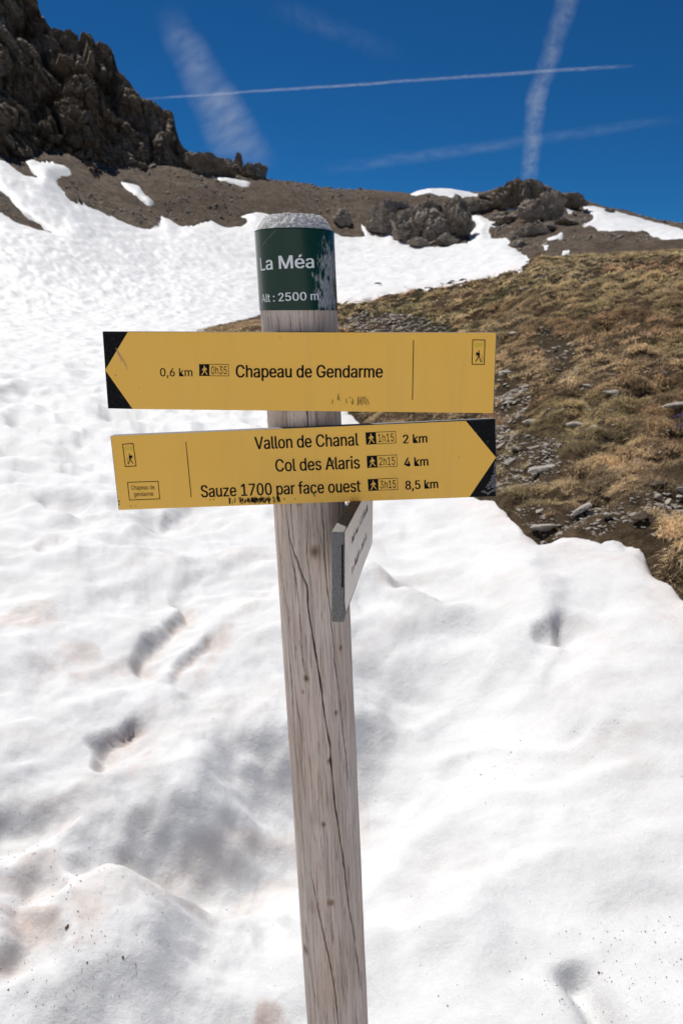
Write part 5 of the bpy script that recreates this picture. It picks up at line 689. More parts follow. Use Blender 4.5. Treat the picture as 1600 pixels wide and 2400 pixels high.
# purple flowers
FLW = plain('purple_petal', (.16, .07, .42), .7); STM = plain('green_stem', (.07, .10, .03), .8)
def flower(px, py, label, s=1.0, seed=0):
    g = on_ground(px, py + 8, ground_z); e = empty('flower', g); tag(e, label, 'flower', 'small purple flowers in the grass'); rn = random.Random(seed)
    for k in range(4):
        a = rn.random()*6.28; ox, oy = .025*s*math.cos(a), .025*s*math.sin(a); hh = (.05 + .03*rn.random())*s
        bm = bmesh.new(); bmesh.ops.create_cone(bm, cap_ends=True, segments=5, radius1=.0016*s, radius2=.0012*s, depth=hh, matrix=Matrix.Translation((ox, oy, hh/2))); bm_obj('stem', bm, STM, e)
        bm = bmesh.new()
        for j in range(5):
            b = j*1.2566; m = Matrix.Translation((ox, oy, hh)) @ Matrix.Rotation(b, 4, 'Z') @ Matrix.Rotation(-.7, 4, 'Y')
            vs = [bm.verts.new(m @ Vector(q_)) for q_ in ((0, 0, 0), (.006*s, .004*s, .001), (.014*s, 0, 0), (.006*s, -.004*s, .001))]; bm.faces.new(vs)
        bm_obj('petals', bm, FLW, e)
    return e
flower(1588, 1000, 'purple flower clump between tussocks near the long pale slab', 1.5, 1)
flower(1583, 1016, 'lower purple flower clump near the long pale slab', 1.2, 2)
flower(1515, 800, 'purple flower clump high on the grassy slope', 1.8, 3)
flower(1266, 662, 'purple flower clump in the rusty grass below the crest', 3.0, 4)
# ================================================================== SIGNPOST
PY = 1.23; PR = .0568; PZ0, PZ1 = .02, CAM[2] + .1235          # distance, radius, foot and shoulder height
def post_c(z):                                                  # the post leans slightly
    return -.0634 + (CAM[2] - z)*.0437
sp_root = empty('signpost', (post_c(0), PY, 0))
tag(sp_root, 'round grey weathered wooden post with green name band and yellow hiking boards', 'signpost')
OFF = np.array([post_c(0), PY, 0])                              # children are built in the root's own frame
def cyl(px, py):                                                # pixel -> (arc length, height) on the post's front
    d = ray(px, py); z = CAM[2]
    for _ in range(12):
        cx = post_c(z); A_ = d[0]**2 + d[1]**2; B_ = -2*(d[0]*cx + d[1]*PY); C_ = cx*cx + PY*PY - PR*PR
        t = (-B_ - math.sqrt(max(B_*B_ - 4*A_*C_, 0)))/(2*A_); z = CAM[2] + d[2]*t
    x_, y_ = d[0]*t - cx, d[1]*t - PY
    return math.atan2(x_, -y_)*PR, z
CRACKS = [([(670, 1185), (678, 1260), (690, 1340), (700, 1420), (706, 1500), (712, 1580)], .0011, .0035),
 ([(676, 1250), (700, 1330), (719, 1372), (722, 1430), (733, 1494), (748, 1584), (763, 1698), (773, 1750), (775, 1783), (788, 1897), (807, 2038), (820, 2133), (839, 2261), (849, 2325), (853, 2420)], .0017, .008),
 ([(753, 1183), (759, 1239), (761, 1303), (768, 1367), (776, 1430), (782, 1507), (784, 1548), (795, 1622), (804, 1719), (812, 1770), (820, 1846)], .0013, .005),
 ([(664, 1367), (674, 1430), (682, 1520), (692, 1622), (705, 1711), (708, 1790)], .0011, .004), ([(728, 2038), (747, 2133), (766, 2229), (785, 2325), (795, 2430)], .0015, .006),
 ([(703, 727), (708, 790), (712, 860), (720, 950), (724, 1010), (735, 1090), (738, 1190)], .0014, .006), ([(650, 727), (655, 780), (668, 950), (672, 1010), (682, 1200), (690, 1280)], .0008, .003), ([(678, 727), (683, 790), (690, 860)], .0007, .003),
 ([(756, 727), (762, 790), (770, 900), (776, 1000)], .0009, .004), ([(740, 950), (746, 1010), (750, 1100), (753, 1183)], .0010, .004), ([(628, 727), (634, 790), (648, 960), (652, 1010), (660, 1190), (664, 1367)], .0008, .004),
 ([(719, 1200), (722, 1260), (718, 1300), (726, 1340), (733, 1400), (738, 1440)], .0006, .002), ([(737, 1190), (745, 1240), (757, 1290)], .0006, .002), ([(700, 1490), (707, 1540), (716, 1583)], .0009, .003), ([(672, 1480), (680, 1560), (690, 1700), (700, 1850), (712, 2000)], .0007, .003),
 ([(840, 1937), (842, 2000)], .0012, .004), ([(742, 1850), (750, 1950), (760, 2050), (768, 2120)], .0006, .002), ([(716, 2150), (724, 2250), (736, 2330), (742, 2420)], .0009, .003), ([(790, 2150), (800, 2250), (808, 2380)], .0006, .002), ([(828, 2140), (834, 2240), (846, 2330)], .0007, .003)]
KNOTS = [(738, 1293, .0060, .7), (718, 1590, .0036, 1.), (798, 1518, .0026, .95), (787, 1671, .0026, .9), (772, 1783, .0030, .8), (758, 1932, .0030, .9), (693, 1520, .0015, .8), (710, 1622, .002, .5), (716, 2225, .0055, .6), (700, 1175, .004, .6)]
STAINS = [(775, 2118, .006, .9), (745, 2118, .003, .7), (737, 1920, .012, .25), (735, 2130, .012, .3)]
th = np.concatenate([np.linspace(-1.68, 1.68, 290), np.linspace(1.80, 2*np.pi - 1.80, 30)])
hz = np.concatenate([np.linspace(PZ0, .25, 12)[:-1], np.linspace(.25, CAM[2]+.02, 350), np.linspace(CAM[2]+.022, PZ1, 30)])
TH, HZ = np.meshgrid(th, hz); S = TH*PR
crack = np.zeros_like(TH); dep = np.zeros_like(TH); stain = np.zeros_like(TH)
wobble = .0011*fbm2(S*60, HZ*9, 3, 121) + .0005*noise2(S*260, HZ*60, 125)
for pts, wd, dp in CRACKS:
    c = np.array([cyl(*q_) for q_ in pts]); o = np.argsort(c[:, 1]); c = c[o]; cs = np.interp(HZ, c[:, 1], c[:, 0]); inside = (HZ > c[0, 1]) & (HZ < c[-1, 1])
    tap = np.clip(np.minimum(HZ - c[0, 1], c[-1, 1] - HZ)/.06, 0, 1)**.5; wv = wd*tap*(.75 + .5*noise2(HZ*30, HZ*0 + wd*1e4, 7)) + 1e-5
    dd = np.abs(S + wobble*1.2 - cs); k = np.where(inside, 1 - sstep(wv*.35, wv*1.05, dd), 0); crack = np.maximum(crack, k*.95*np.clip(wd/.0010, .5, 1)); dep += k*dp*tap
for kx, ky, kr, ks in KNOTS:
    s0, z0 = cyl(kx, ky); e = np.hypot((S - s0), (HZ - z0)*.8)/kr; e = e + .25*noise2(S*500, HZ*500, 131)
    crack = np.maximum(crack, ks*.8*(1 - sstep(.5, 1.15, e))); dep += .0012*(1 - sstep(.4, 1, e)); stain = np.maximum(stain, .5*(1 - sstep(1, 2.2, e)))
for kx, ky, kr, ks in STAINS:
    s0, z0 = cyl(kx, ky); e = np.hypot((S - s0), (HZ - z0)*.7)/kr + .5*noise2(S*200, HZ*90, 137); stain = np.maximum(stain, ks*(1 - sstep(.3, 1.3, e)))
RADI = PR*(1 + .008*noise2(TH*1.5, HZ*3, 141)) + .0008*fbm2(S*90, HZ*5, 3, 143) - dep*.6
# grain bends round the knots
GX = S.copy()
for kx, ky, kr, ks in KNOTS[:6]:
    s0, z0 = cyl(kx, ky); g = np.exp(-(((HZ - z0)/(kr*4))**2)); GX = GX - np.sign(S - s0)*kr*.6*g*np.exp(-np.abs(S - s0)/(kr*2.5))
VX = post_c(HZ) + RADI*np.sin(TH) - OFF[0]; VY = -RADI*np.cos(TH); n0, n1_ = TH.shape
V = np.stack([VX.ravel(), VY.ravel(), HZ.ravel()], 1)
i = np.arange(n0-1)[:, None]*n1_ + np.arange(n1_)[None]; j = np.roll(np.arange(n1_), -1)[None] + np.arange(n0-1)[:, None]*n1_
q = np.stack([i, j, j + n1_, i + n1_], -1).reshape(-1, 4)
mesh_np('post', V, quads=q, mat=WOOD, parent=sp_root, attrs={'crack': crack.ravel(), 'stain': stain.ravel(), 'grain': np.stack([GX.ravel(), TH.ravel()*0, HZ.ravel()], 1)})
# bevelled, sun-bleached head of the post
t_ = np.linspace(0, 2*np.pi, 181)[:-1]; prof = [(1.0, -.004), (1.0, .001), (.985, .0035), (.93, .0090), (.86, .0150), (.79, .0195), (.73, .0222)] + [(r_, .0236 + .001*(1-r_)) for r_ in np.linspace(.68, .02, 22)]
pr_ = np.array([np.interp(np.linspace(0, len(prof)-1, 90), range(len(prof)), [p_[k] for p_ in prof]) for k in (0, 1)]).T
TT_, RRk = np.meshgrid(t_, pr_[:, 0]); ZZk = np.repeat(pr_[:, 1][:, None], len(t_), 1)
xx = PR*RRk*np.sin(TT_); yy = -PR*RRk*np.cos(TT_); rn_ = .0016*fbm2(xx*110, yy*380, 4, 151, .7) + .0012*noise2(xx*60, yy*60, 155) - .0018*np.clip(noise2(TT_*9, RRk*3, 157), 0, 1)
sh_ = 1 + (.010*fbm2(TT_*7, ZZk*200, 3, 158))
V = np.stack([(post_c(PZ1) - OFF[0] + xx*sh_).ravel(), (yy*sh_).ravel(), (PZ1 + ZZk + rn_).ravel()], 1); n0, n1_ = TT_.shape
i = np.arange(n0-1)[:, None]*n1_ + np.arange(n1_)[None]; j = np.roll(np.arange(n1_), -1)[None] + np.arange(n0-1)[:, None]*n1_
q = np.stack([i, j, j + n1_, i + n1_], -1).reshape(-1, 4)
hd_ = mesh_np('post_top', V, quads=q, mat=CUT, parent=sp_root, smooth=False); hd_['label'] = 'pale sun-bleached cut end of the post'
# ---- text from glyph outlines
_G2 = {k: (a/1000, np.array(v.split(), float).reshape(-1, 2)/1000, [tuple(map(int, f.split('-'))) for f in fs.split()]) for k, (a, v, fs) in GLYPHS.items()}
CAPH = .509
def text2d(s, track=0.0):
    x_ = 0; V_, F_ = [], []; o = 0
    for ch in s:
        if ch == ' ': x_ += .188 + track; continue
        a, v, fs = _G2[ch]; V_.append(v + [x_, 0]); F_ += [tuple(i_ + o for i_ in f) for f in fs]; o += len(v); x_ += a + track
    V_ = np.concatenate(V_); V_[:, 0] -= V_[:, 0].min(); return V_/CAPH, F_      # cap height 1
class Flat2D:
    def __init__(s): s.v = []; s.f = []
    def add(s, V_, F_):
        o = len(s.v); s.v += [tuple(p_) for p_ in V_]; s.f += [tuple(i_ + o for i_ in f) for f in F_]; return s
    def line(s, a, b, w_):
        a = np.array(a, float); b = np.array(b, float); d = b - a; d /= np.linalg.norm(d); n = np.array([-d[1], d[0]])*w_/2
        return s.add([a - n, b - n, b + n, a + n], [(0, 1, 2, 3)])
    def poly(s, pts): return s.add(pts, [tuple(range(len(pts)))])
    def frame(s, c, w_):
        for k in range(4):
            a = np.array(c[k], float); b = np.array(c[(k+1) % 4], float); d = (b-a)/np.linalg.norm(b-a); s.line(a - d*w_/2*(k % 2), b + d*w_/2*(k % 2), w_)
        return s
class Plane3:                                                   # a board's face: origin, right, up, outward normal
    def __init__(s, p0, px_, n): s.o = np.array(p0); s.r = np.array(px_)/np.linalg.norm(px_); s.n = np.array(n)/np.linalg.norm(n); s.u = np.cross(s.n, s.r)
    def loc(s, px, py):
        d = ray(px, py); t = ((s.o - CAM)@s.n)/(d@s.n); p = CAM + d*t - s.o; return np.array([p@s.r, p@s.u])
    def w(s, V_, k): V_ = np.asarray(V_); return s.o + V_[:, :1]*s.r + V_[:, 1:2]*s.u + s.n*k
    def build(s, name, fl, mat, parent, k, label=None):
        bm = bmesh.new(); vs = [bm.verts.new(Vector(p_ - OFF)) for p_ in s.w(fl.v, k)]
        for f in fl.f:
            try: bm.faces.new([vs[i_] for i_ in f])
            except ValueError: pass
        bmesh.ops.recalc_face_normals(bm, faces=bm.faces)
        o = bm_obj(name, bm, mat, parent)
        if label: o['label'] = label
        return o
    def slab(s, name, corners, t, mat, parent, k0=0.0, bevel=.0012):
        n = len(corners); a = s.w(corners, k0); b = s.w(corners, k0 - t); bm = bmesh.new(); va = [bm.verts.new(Vector(p_ - OFF)) for p_ in a]; vb = [bm.verts.new(Vector(p_ - OFF)) for p_ in b]
        bm.faces.new(va); bm.faces.new(vb[::-1])
        for i_ in range(n): bm.faces.new([va[i_], vb[i_], vb[(i_+1) % n], va[(i_+1) % n]])
        bmesh.ops.recalc_face_normals(bm, faces=bm.faces)
        if bevel: bmesh.ops.bevel(bm, geom=bm.edges[:], offset=bevel, segments=2, affect='EDGES', profile=.6)
        return bm_obj(name, bm, mat, parent)
def text_on(pl, s, p0, p1, cap, bold=.0, track=0.):
    a = pl.loc(*p0); b = pl.loc(*p1); d = b - a; L = np.linalg.norm(d); d = d/L; n = np.array([-d[1], d[0]])
    V_, F_ = text2d(s, track); sx = L/V_[:, 0].max(); c = pl.loc(p0[0], p0[1]-cap) - a; h_ = abs(c@n); fl = Flat2D(); W_ = a + V_[:, :1]*sx*d + V_[:, 1:2]*h_*n
    fl.add(W_, F_)
    if bold: fl.b = a + d*bold + V_[:, :1]*sx*d + V_[:, 1:2]*h_*n; fl.bf = F_
    return fl
def put_text(pl, s, p0, p1, cap, parent, mat=None, bold=.00035):
    fl = text_on(pl, s, p0, p1, cap, bold); o = pl.build('lettering', fl, mat or BLK, parent, .0006)
    if bold:                                                    # the print is slightly heavy: a second strike a hair over the first
        f2 = Flat2D(); f2.add(fl.b, fl.bf); o2 = pl.build('lettering', f2, mat or BLK, parent, .00068)
        me = o.data; bm = bmesh.new(); bm.from_mesh(me); bm.from_mesh(o2.data); bm.to_mesh(me); bm.free(); bpy.data.objects.remove(o2)
    return o
WALK = [[(.50, 1.0), (.58, .97), (.60, .90), (.54, .85), (.46, .88), (.45, .95)], [(.40, .82), (.58, .84), (.66, .60), (.60, .45), (.42, .47), (.34, .62)], [(.56, .80), (.78, .62), (.86, .48), (.80, .46), (.70, .56), (.56, .66)],
 [(.40, .80), (.22, .66), (.20, .48), (.27, .48), (.30, .60), (.42, .68)], [(.42, .50), (.54, .48), (.40, .24), (.20, .02), (.10, .02), (.12, .08), (.28, .26)], [(.50, .50), (.62, .48), (.72, .26), (.84, .04), (.94, .04), (.92, -.01), (.76, -.02), (.60, .24)]]
HIKE = WALK[:2] + [[(.34, .80), (.20, .84), (.12, .66), (.20, .52), (.34, .58)]] + WALK[3:] + [[(.86, .62), (.90, .62), (.98, 0), (.94, 0)]]
def picto(fl, polys, c, flip=False):                            # c: four corners in plane coordinates (tl, tr, br, bl)
    c = [np.array(k) for k in c]
    for p_ in polys:
        o = []
        for x_, y_ in p_:
            if flip: x_ = 1 - x_
            o.append((c[3]*(1-x_) + c[2]*x_)*(1-y_) + (c[0]*(1-x_) + c[1]*x_)*y_)
        fl.poly(o)
    return fl
GREYB = plain('grey_composite', (.17, .165, .16), .7, .3, n=.35, sc=300); WHITEB = plain('pale_edge', (.62, .60, .58), .6)
BRIGHTY = plain('bright_yellow_print', (.72, .50, .05), .45, n=.05)
def board(corn_px, Yl, Yr, tip, labels):
    xl = at(*corn_px[0], Yl); xr = at(*corn_px[1], Yr); d = xr - xl; dh = np.array([d[0], d[1], 0]); n = np.array([d[1], -d[0], 0]); 
    if n[1] > 0: n = -n
    pl = Plane3(xl, dh, n); c = [pl.loc(*k) for k in corn_px]                     # tl tr br bl
    b = pl.slab('direction_board', c, .018, GREYB, sp_root); b['label'] = labels
    cc = sum(c)/4; ins = [k + (cc - k)/np.linalg.norm(cc - k)*np.array([1., 1.])*.0012 for k in c]
    return pl, b, c, ins
def time_box(pl, b, c, s, nm='time_plate'):
    c = [pl.loc(*k) for k in c]; fl = Flat2D().frame(c, .0007); k = .34; m0 = c[0]*(1-k) + c[1]*k; m1 = c[3]*(1-k) + c[2]*k
    pl.build('time_frame', fl, BLK, b, .0006); fb = Flat2D().poly([c[0], m0, m1, c[3]]); pl.build('walker_plate', fb, BLK, b, .00065)
    i_ = lambda x_, y_: (c[0]*(1-x_) + c[1]*x_)*(1-y_) + (c[3]*(1-x_) + c[2]*x_)*y_
    pl.build('walker_symbol', picto(Flat2D(), WALK, [i_(.04, .10), i_(.31, .10), i_(.31, .92), i_(.04, .92)], True), YEL, b, .0008)
    V_, F_ = text2d(s); a = i_(.405, .85); e = i_(.94, .85); t_ = i_(.405, .17); W_ = a + V_[:, :1]/V_[:, 0].max()*(e-a) + V_[:, 1:2]*(t_-a)
    pl.build('lettering', Flat2D().add(W_, F_), BLK, b, .0006)
def trail_mark(pl, b, c, flip):
    c = [pl.loc(*k) for k in c]; pl.build('trail_frame', Flat2D().frame(c, .0011), BLK, b, .0006)
    i_ = lambda x_, y_: (c[0]*(1-x_) + c[1]*x_)*(1-y_) + (c[3]*(1-x_) + c[2]*x_)*y_
    pl.build('yellow_bar', Flat2D().poly([i_(.16, .14), i_(.84, .14), i_(.84, .30), i_(.16, .30)]), BRIGHTY, b, .0006)
    pl.build('hiker_symbol', picto(Flat2D(), HIKE, [i_(.2, .42), i_(.85, .42), i_(.85, .9), i_(.2, .9)], flip), BLK, b, .0006)
def strokes(pl, b, items, label):
    fl = Flat2D()
    for (x0, y0, x1, y1, w_) in items:
        fl.line(pl.loc(x0, y0), pl.loc(x1, y1), w_)
    o = pl.build('scratch_marks', fl, BLKS, b, .0009, label); o['kind'] = 'stuff'; return o
# upper board, pointing left
C1 = [(240, 776.5), (1163.5, 779.5), (1156.5, 968.5), (253, 957.5)]
pl, b, c, ins = board(C1, 1.170, 1.146, 'l', 'upper yellow board with its black arrow pointing left to Chapeau de Gendarme')
lx = lambda *a: pl.loc(*a)
tipT, tipB, tip = lx(300, 778), lx(311.5, 958.5), lx(247, 867)
pl.build('yellow_face', Flat2D().poly([tipT, ins[1], ins[2], tipB, tip]), YEL, b, .0003)
pl.build('arrow_corner', Flat2D().poly([ins[0], tipT, tip]), BLKS, b, .0003); pl.build('arrow_corner', Flat2D().poly([tip, tipB, ins[3]]), BLKS, b, .0003)
put_text(pl, '0,6 km', (376, 882), (451, 882), 19, b); put_text(pl, 'Chapeau de Gendarme', (553, 884.5), (895, 885), 29, b, bold=.0010)
time_box(pl, b, [(467.5, 854), (535.5, 854), (536, 881), (468, 880.5)], '0h35')
pl.build('divider_line', Flat2D().line(lx(968.5, 797), lx(966, 937), .0011), BLK, b, .0006)
trail_mark(pl, b, [(1107, 796.5), (1135.5, 797), (1134, 854), (1105.5, 853.5)], False)
rn = random.Random(3)
strokes(pl, b, [(778, 947, 780, 936, .0007), (791, 938, 793, 923, .0009), (794, 930, 796, 940, .0007), (812, 946, 811, 934, .0008), (818, 930, 822, 934, .0007), (823, 940, 826, 948, .0009), (828, 946, 826, 934, .0007), (838, 950, 840, 930, .0011), (843, 948, 844, 936, .0009), (848, 950, 846, 930, .0008), (853, 947, 850, 930, .0008), (859, 950, 854, 929, .0009), (864, 948, 860, 934, .0007), (326, 908, 327, 907, .0009), (270, 880, 273, 879, .0007), (656, 789, 657, 788, .0008)], 'short dark scratches near the lower edge of the upper board')
PINK = plain('rubbed_paint', (.50, .30, .26), .6)
fl = Flat2D()
for a_ in range(9):
    x0 = 272 + a_*2.4; y0 = 815 + a_*4; fl.line(lx(x0, y0), lx(x0 + 5 + rn.random()*6, y0 + 14 + rn.random()*8), .0006)
pl.build('rub_mark', fl, PINK, b, .0006)
# lower board, pointing right
C2 = [(258.5, 1022), (1161, 982.5), (1162.5, 1163.5), (278, 1195.5)]
pl, b, c, ins = board(C2, 1.172, 1.150, 'r', 'lower yellow board with three destinations and its black arrow pointing right')
lx = lambda *a: pl.loc(*a)
tipT, tipB, tip = lx(1091, 986.5), lx(1099, 1165), lx(1161.5, 1072)
pl.build('yellow_face', Flat2D().poly([ins[0], tipT, tip, tipB, ins[3]]), YEL, b, .0003)
pl.build('arrow_corner', Flat2D().poly([tipT, ins[1], tip]), BLKS, b, .0003)
ac = pl.build('arrow_corner', Flat2D().poly([tip, ins[2], tipB]), BLKS, b, .0003); ac['label'] = 'worn arrow corner with its black print rubbed off to grey'
fl = Flat2D()
for k in range(70):                                             # rubbed strip along the worn corner's edge
    t1 = rn.random(); x0 = 1160 - 42*(t1**2)*rn.random() - 3*rn.random(); y0 = 1085 + 76*t1; lo = 1163 - (1163-1099)*0
    if (x0 - 1099)/(1161.5-1099) < (1165 - y0)/(1165-1072): continue
    a_ = rn.uniform(-.9, .3); L_ = rn.uniform(4, 10); fl.line(lx(x0, y0), lx(min(x0 + L_*math.cos(a_), 1161), min(max(y0 + L_*math.sin(a_), 1080), 1162)), rn.uniform(.001, .0026))
RUB = plain('rubbed_grey', (.16, .16, .165), .7, n=.4, sc=400); o = pl.build('rubbed_patch', fl, RUB, b, .00045); o['kind'] = 'stuff'
put_text(pl, 'Vallon de Chanal', (597.5, 1053), (839, 1044), 29, b, bold=.0009); put_text(pl, 'Col des Alaris', (646, 1105.5), (842, 1098), 29, b, bold=.0009); put_text(pl, 'Sauze 1700 par face ouest', (472, 1165.5), (844, 1152.5), 28, b, bold=.0009)
time_box(pl, b, [(856.5, 1014), (926, 1011), (927.5, 1038), (858.5, 1041.5)], '1h15'); time_box(pl, b, [(859.5, 1069), (929, 1066), (929.8, 1092.8), (860.8, 1096)], '2h15'); time_box(pl, b, [(862, 1123.5), (931, 1120.5), (931.7, 1147), (863.5, 1150)], '3h15')
put_text(pl, '2 km', (944, 1039.5), (999.5, 1037), 20.5, b, bold=.0009); put_text(pl, '4 km', (947, 1093.5), (1002, 1091), 20.5, b, bold=.0009); put_text(pl, '8,5 km', (949.5, 1147.5), (1025, 1144), 20.5, b, bold=.0009)
pl.build('divider_line', Flat2D().line(lx(436, 1035), lx(448.5, 1165.5), .0011), BLK, b, .0006)
trail_mark(pl, b, [(288, 1041), (312.5, 1039.5), (319.5, 1092), (294.5, 1093.5)], True)
pl.build('trail_frame', Flat2D().frame([lx(299.5, 1130.5), lx(371, 1128), (lx(375, 1169)), lx(304, 1172)], .0010), BLK, b, .0006)
put_text(pl, 'Chapeau de', (309, 1148), (363, 1146.5), 10, b, bold=0); put_text(pl, 'gendarme', (315, 1163.5), (360, 1161.8), 10, b, bold=0)
it = []
for k in range(46):
    x0 = 528 + 128*rn.random()**.8; y0 = 1166 + rn.random()*5 - (x0-520)*.035; it.append((x0, y0, x0 + rn.uniform(-3, 5), y0 + rn.uniform(6, 14), rn.uniform(.0006, .0013)))
for k in range(60):
    x0 = rn.gauss(608, 22); y0 = 1166 + rn.random()*7; it.append((x0, y0, x0 + rn.uniform(-4, 4), y0 + rn.uniform(4, 10), rn.uniform(.0006, .0012)))
it += [(279, 1173, 281, 1177, .0012), (279, 1181, 281, 1184, .0012), (306, 1186, 308, 1187, .001), (318, 1186, 320, 1186, .001), (780, 1050 + 28, 781, 1086, .0016), (492, 1170, 494, 1172, .001), (500, 1169, 502, 1172, .001), (690, 1168, 692, 1170, .001), (734, 1155, 738, 1164, .0012), (1074, 1070, 1075, 1071, .001), (1127, 1106, 1128, 1107, .001)]
strokes(pl, b, it, 'dense dark scratches along the lower edge under the third line')
# side board seen almost edge-on, its long side running away from the camera
n0_ = np.array([.0033, .982]); n1_ = np.array([.0534, 1.335]); zt, zb = CAM[2] - .262, CAM[2] - .3764
d3 = np.array([n1_[0]-n0_[0], n1_[1]-n0_[1], 0]); pl = Plane3(np.array([n0_[0], n0_[1], zb]), d3, np.array([d3[1], -d3[0], 0])); L3 = np.linalg.norm(d3); H3 = zt - zb
c3 = [(0, H3), (L3, H3), (L3, 0), (.012, -.006), (.0, -.009)]
b3 = pl.slab('direction_board', c3, .0165, GREYB, sp_root, bevel=.0022); b3['label'] = 'faded board seen nearly edge-on with a grey end'
FADE = mat_yellow('faded_panel', (.86, .75, .65), (.88, .78, .69))
pl.build('faded_face', Flat2D().poly([(.003, H3-.001), (L3-.001, H3-.001), (L3-.001, .001), (.014, .001), (.003, .02)]), FADE, b3, .0005)
def slot(name, pts, k, mat): return pl.build(name, Flat2D().poly(pts), mat, b3, k)
rn = random.Random(9)
for (x0, y0, x1, y1) in ((.075, .078, .27, .078), (.075, .034, .27, .034)):      # two lines of small print, unreadable at this angle
    x_ = x0; fl = Flat2D()
    while x_ < x1:
        w_ = rn.uniform(.003, .007); h_ = rn.choice((.007, .010, .013))
        for s_ in range(rn.choice((1, 2, 2))): fl.line((x_ + s_*w_*.7, y0), (x_ + s_*w_*.7 + .001, y0 + h_), .0022)
        if rn.random() < .6: fl.line((x_, y0 + h_*rn.random()), (x_ + w_*.7, y0 + h_*rn.random()), .0014)
        x_ += w_ + .0035 + (rn.random() < .2)*.008
    pl.build('lettering', fl, BLK, b3, .0008)
# end face details: dark gap between panel and core, and fixing bracket to the post
bm = bmesh.new(); bmesh.ops.create_cube(bm, size=1.0, matrix=Matrix.Translation(Vector(pl.w([(-.0006, H3*.60)], -.0020)[0] - OFF)) @ Matrix.Rotation(math.atan2(d3[1], d3[0]), 4, 'Z') @ Matrix.Diagonal((.0016, .0018, H3*.5, 1)))
bm_obj('edge_gap', bm, BLK, b3)
METAL = plain('galvanised_metal', (.33, .34, .36), .45, .5, .8, .2, 80)
for zz_ in (zt - .03, zb + .03):
    bm = bmesh.new(); bmesh.ops.create_cube(bm, size=1.0, matrix=Matrix.Translation((.020 + post_c(zz_) - OFF[0] + .045, .012, zz_)) @ Matrix.Diagonal((.034, .030, .010, 1)))
    bmesh.ops.bevel(bm, geom=bm.edges[:], offset=.001, segments=1, affect='EDGES'); bm_obj('bracket', bm, METAL, sp_root)
for (bx_, bz_) in ((745, CAM[2]-.045), (735, CAM[2]-.205)):       # bolts tying the front boards to the post, behind the boards
    bm = bmesh.new(); bmesh.ops.create_cone(bm, cap_ends=True, segments=6, radius1=.006, radius2=.006, depth=.012, matrix=Matrix.Translation((post_c(bz_) - OFF[0], -.0575 + PR*2, bz_)) @ Matrix.Rotation(math.pi/2, 4, 'X')); bm_obj('bolt', bm, METAL, sp_root)
ORG = plain('orange_tag', (.75, .33, .03), .5); g = at(818, 1186, 1.285)
bm = bmesh.new(); bmesh.ops.create_cube(bm, size=1.0, matrix=Matrix.Translation(Vector(g - OFF)) @ Matrix.Rotation(.5, 4, 'Y') @ Matrix.Diagonal((.012, .004, .010, 1))); bm_obj('spacer', bm, ORG, sp_root)

# ---- green name band wrapped round the head
BZ0, BZ1 = cyl(700, 727)[1], cyl(700, 533.5)[1]
def mat_band():
    m = M('green_band', .14, .26); u = m.attr('uvw', 'Vector')
    s_ = m.n.new('ShaderNodeSeparateXYZ'); m.lk(u, s_.inputs[0]); wear = m.attr('wear')
    n = m.noise(m.map(u, (1, 1, .55)), 260, 5, .75, .6); k = m.math('MULTIPLY', wear, m.ramp(m.noise(m.map(u, (1, 1, .6)), 90, 5, .8), (.12, .6), (.38, 1)))
    m.col(m.mix(k, (.006, .034, .020), m.mix(m.ramp(n, (.35, 0), (.65, 1)), (.12, .14, .15), (.42, .44, .46))))
    m.rough(m.mix(k, .16, .8)); return m.m
tb = np.linspace(-2.9, 2.9, 520); zb_ = np.linspace(BZ0, BZ1, 76); TB, ZB = np.meshgrid(tb, zb_); SB = TB*PR
facet = np.interp(tb, np.linspace(-2.9, 2.9, 15), np.linspace(-2.9, 2.9, 15))
rb = PR + .0020 + .0009*noise2(TB*2.3, ZB*2, 161) - .0005*np.abs(np.sin(TB*3.2 + .7)); 
wear = np.zeros_like(TB)
def blob(cx_, cy_, wx_, wy_, k=1.0):
    s0, z0 = cyl(cx_, cy_); w0 = abs(cyl(cx_ - wx_, cy_)[0] - s0); h0 = wy_*1.24/FPX; e = np.maximum(np.abs(SB - s0)/w0, np.abs(ZB - z0)/h0) + .55*fbm2(SB*140, ZB*55, 4, 171, .7); return k*(1 - sstep(.72, 1.02, e))
wear = np.maximum(wear, blob(768, 686, 25, 38)); wear = np.maximum(wear, blob(773, 618, 17, 34, .95)); wear = np.maximum(wear, blob(764, 600, 12, 30, .8)*(fbm2(SB*260, ZB*60, 3, 177) > .0)); wear = np.maximum(wear, blob(748, 615, 8, 20, .6)*(fbm2(SB*300, ZB*90, 3, 178) > .15))
s0, z0 = cyl(617, 578); s1, z1 = cyl(646, 541); tt_ = (ZB - z0)/(z1 - z0); wear = np.maximum(wear, .8*((np.abs(SB - (s0 + (s1-s0)*tt_)) < .0004*tt_ + .00015) & (tt_ > 0) & (tt_ < 1)))
pd = lambda r_: np.stack([(post_c(ZB) - OFF[0] + r_*np.sin(TB)).ravel(), (-r_*np.cos(TB)).ravel(), ZB.ravel()], 1)
Va = pd(rb); Vb = pd(rb - .0014); n0, n1_ = TB.shape; q = grid_quads(n0, n1_); N0 = n0*n1_
e0 = np.arange(n1_-1); lip = np.stack([e0 + (n0-1)*n1_, e0 + 1 + (n0-1)*n1_, e0 + 1 + (n0-1)*n1_ + N0, e0 + (n0-1)*n1_ + N0], 1); lip2 = np.stack([e0 + N0, e0 + 1 + N0, e0 + 1, e0], 1)
uvw = np.stack([SB.ravel(), SB.ravel()*0, ZB.ravel()], 1)
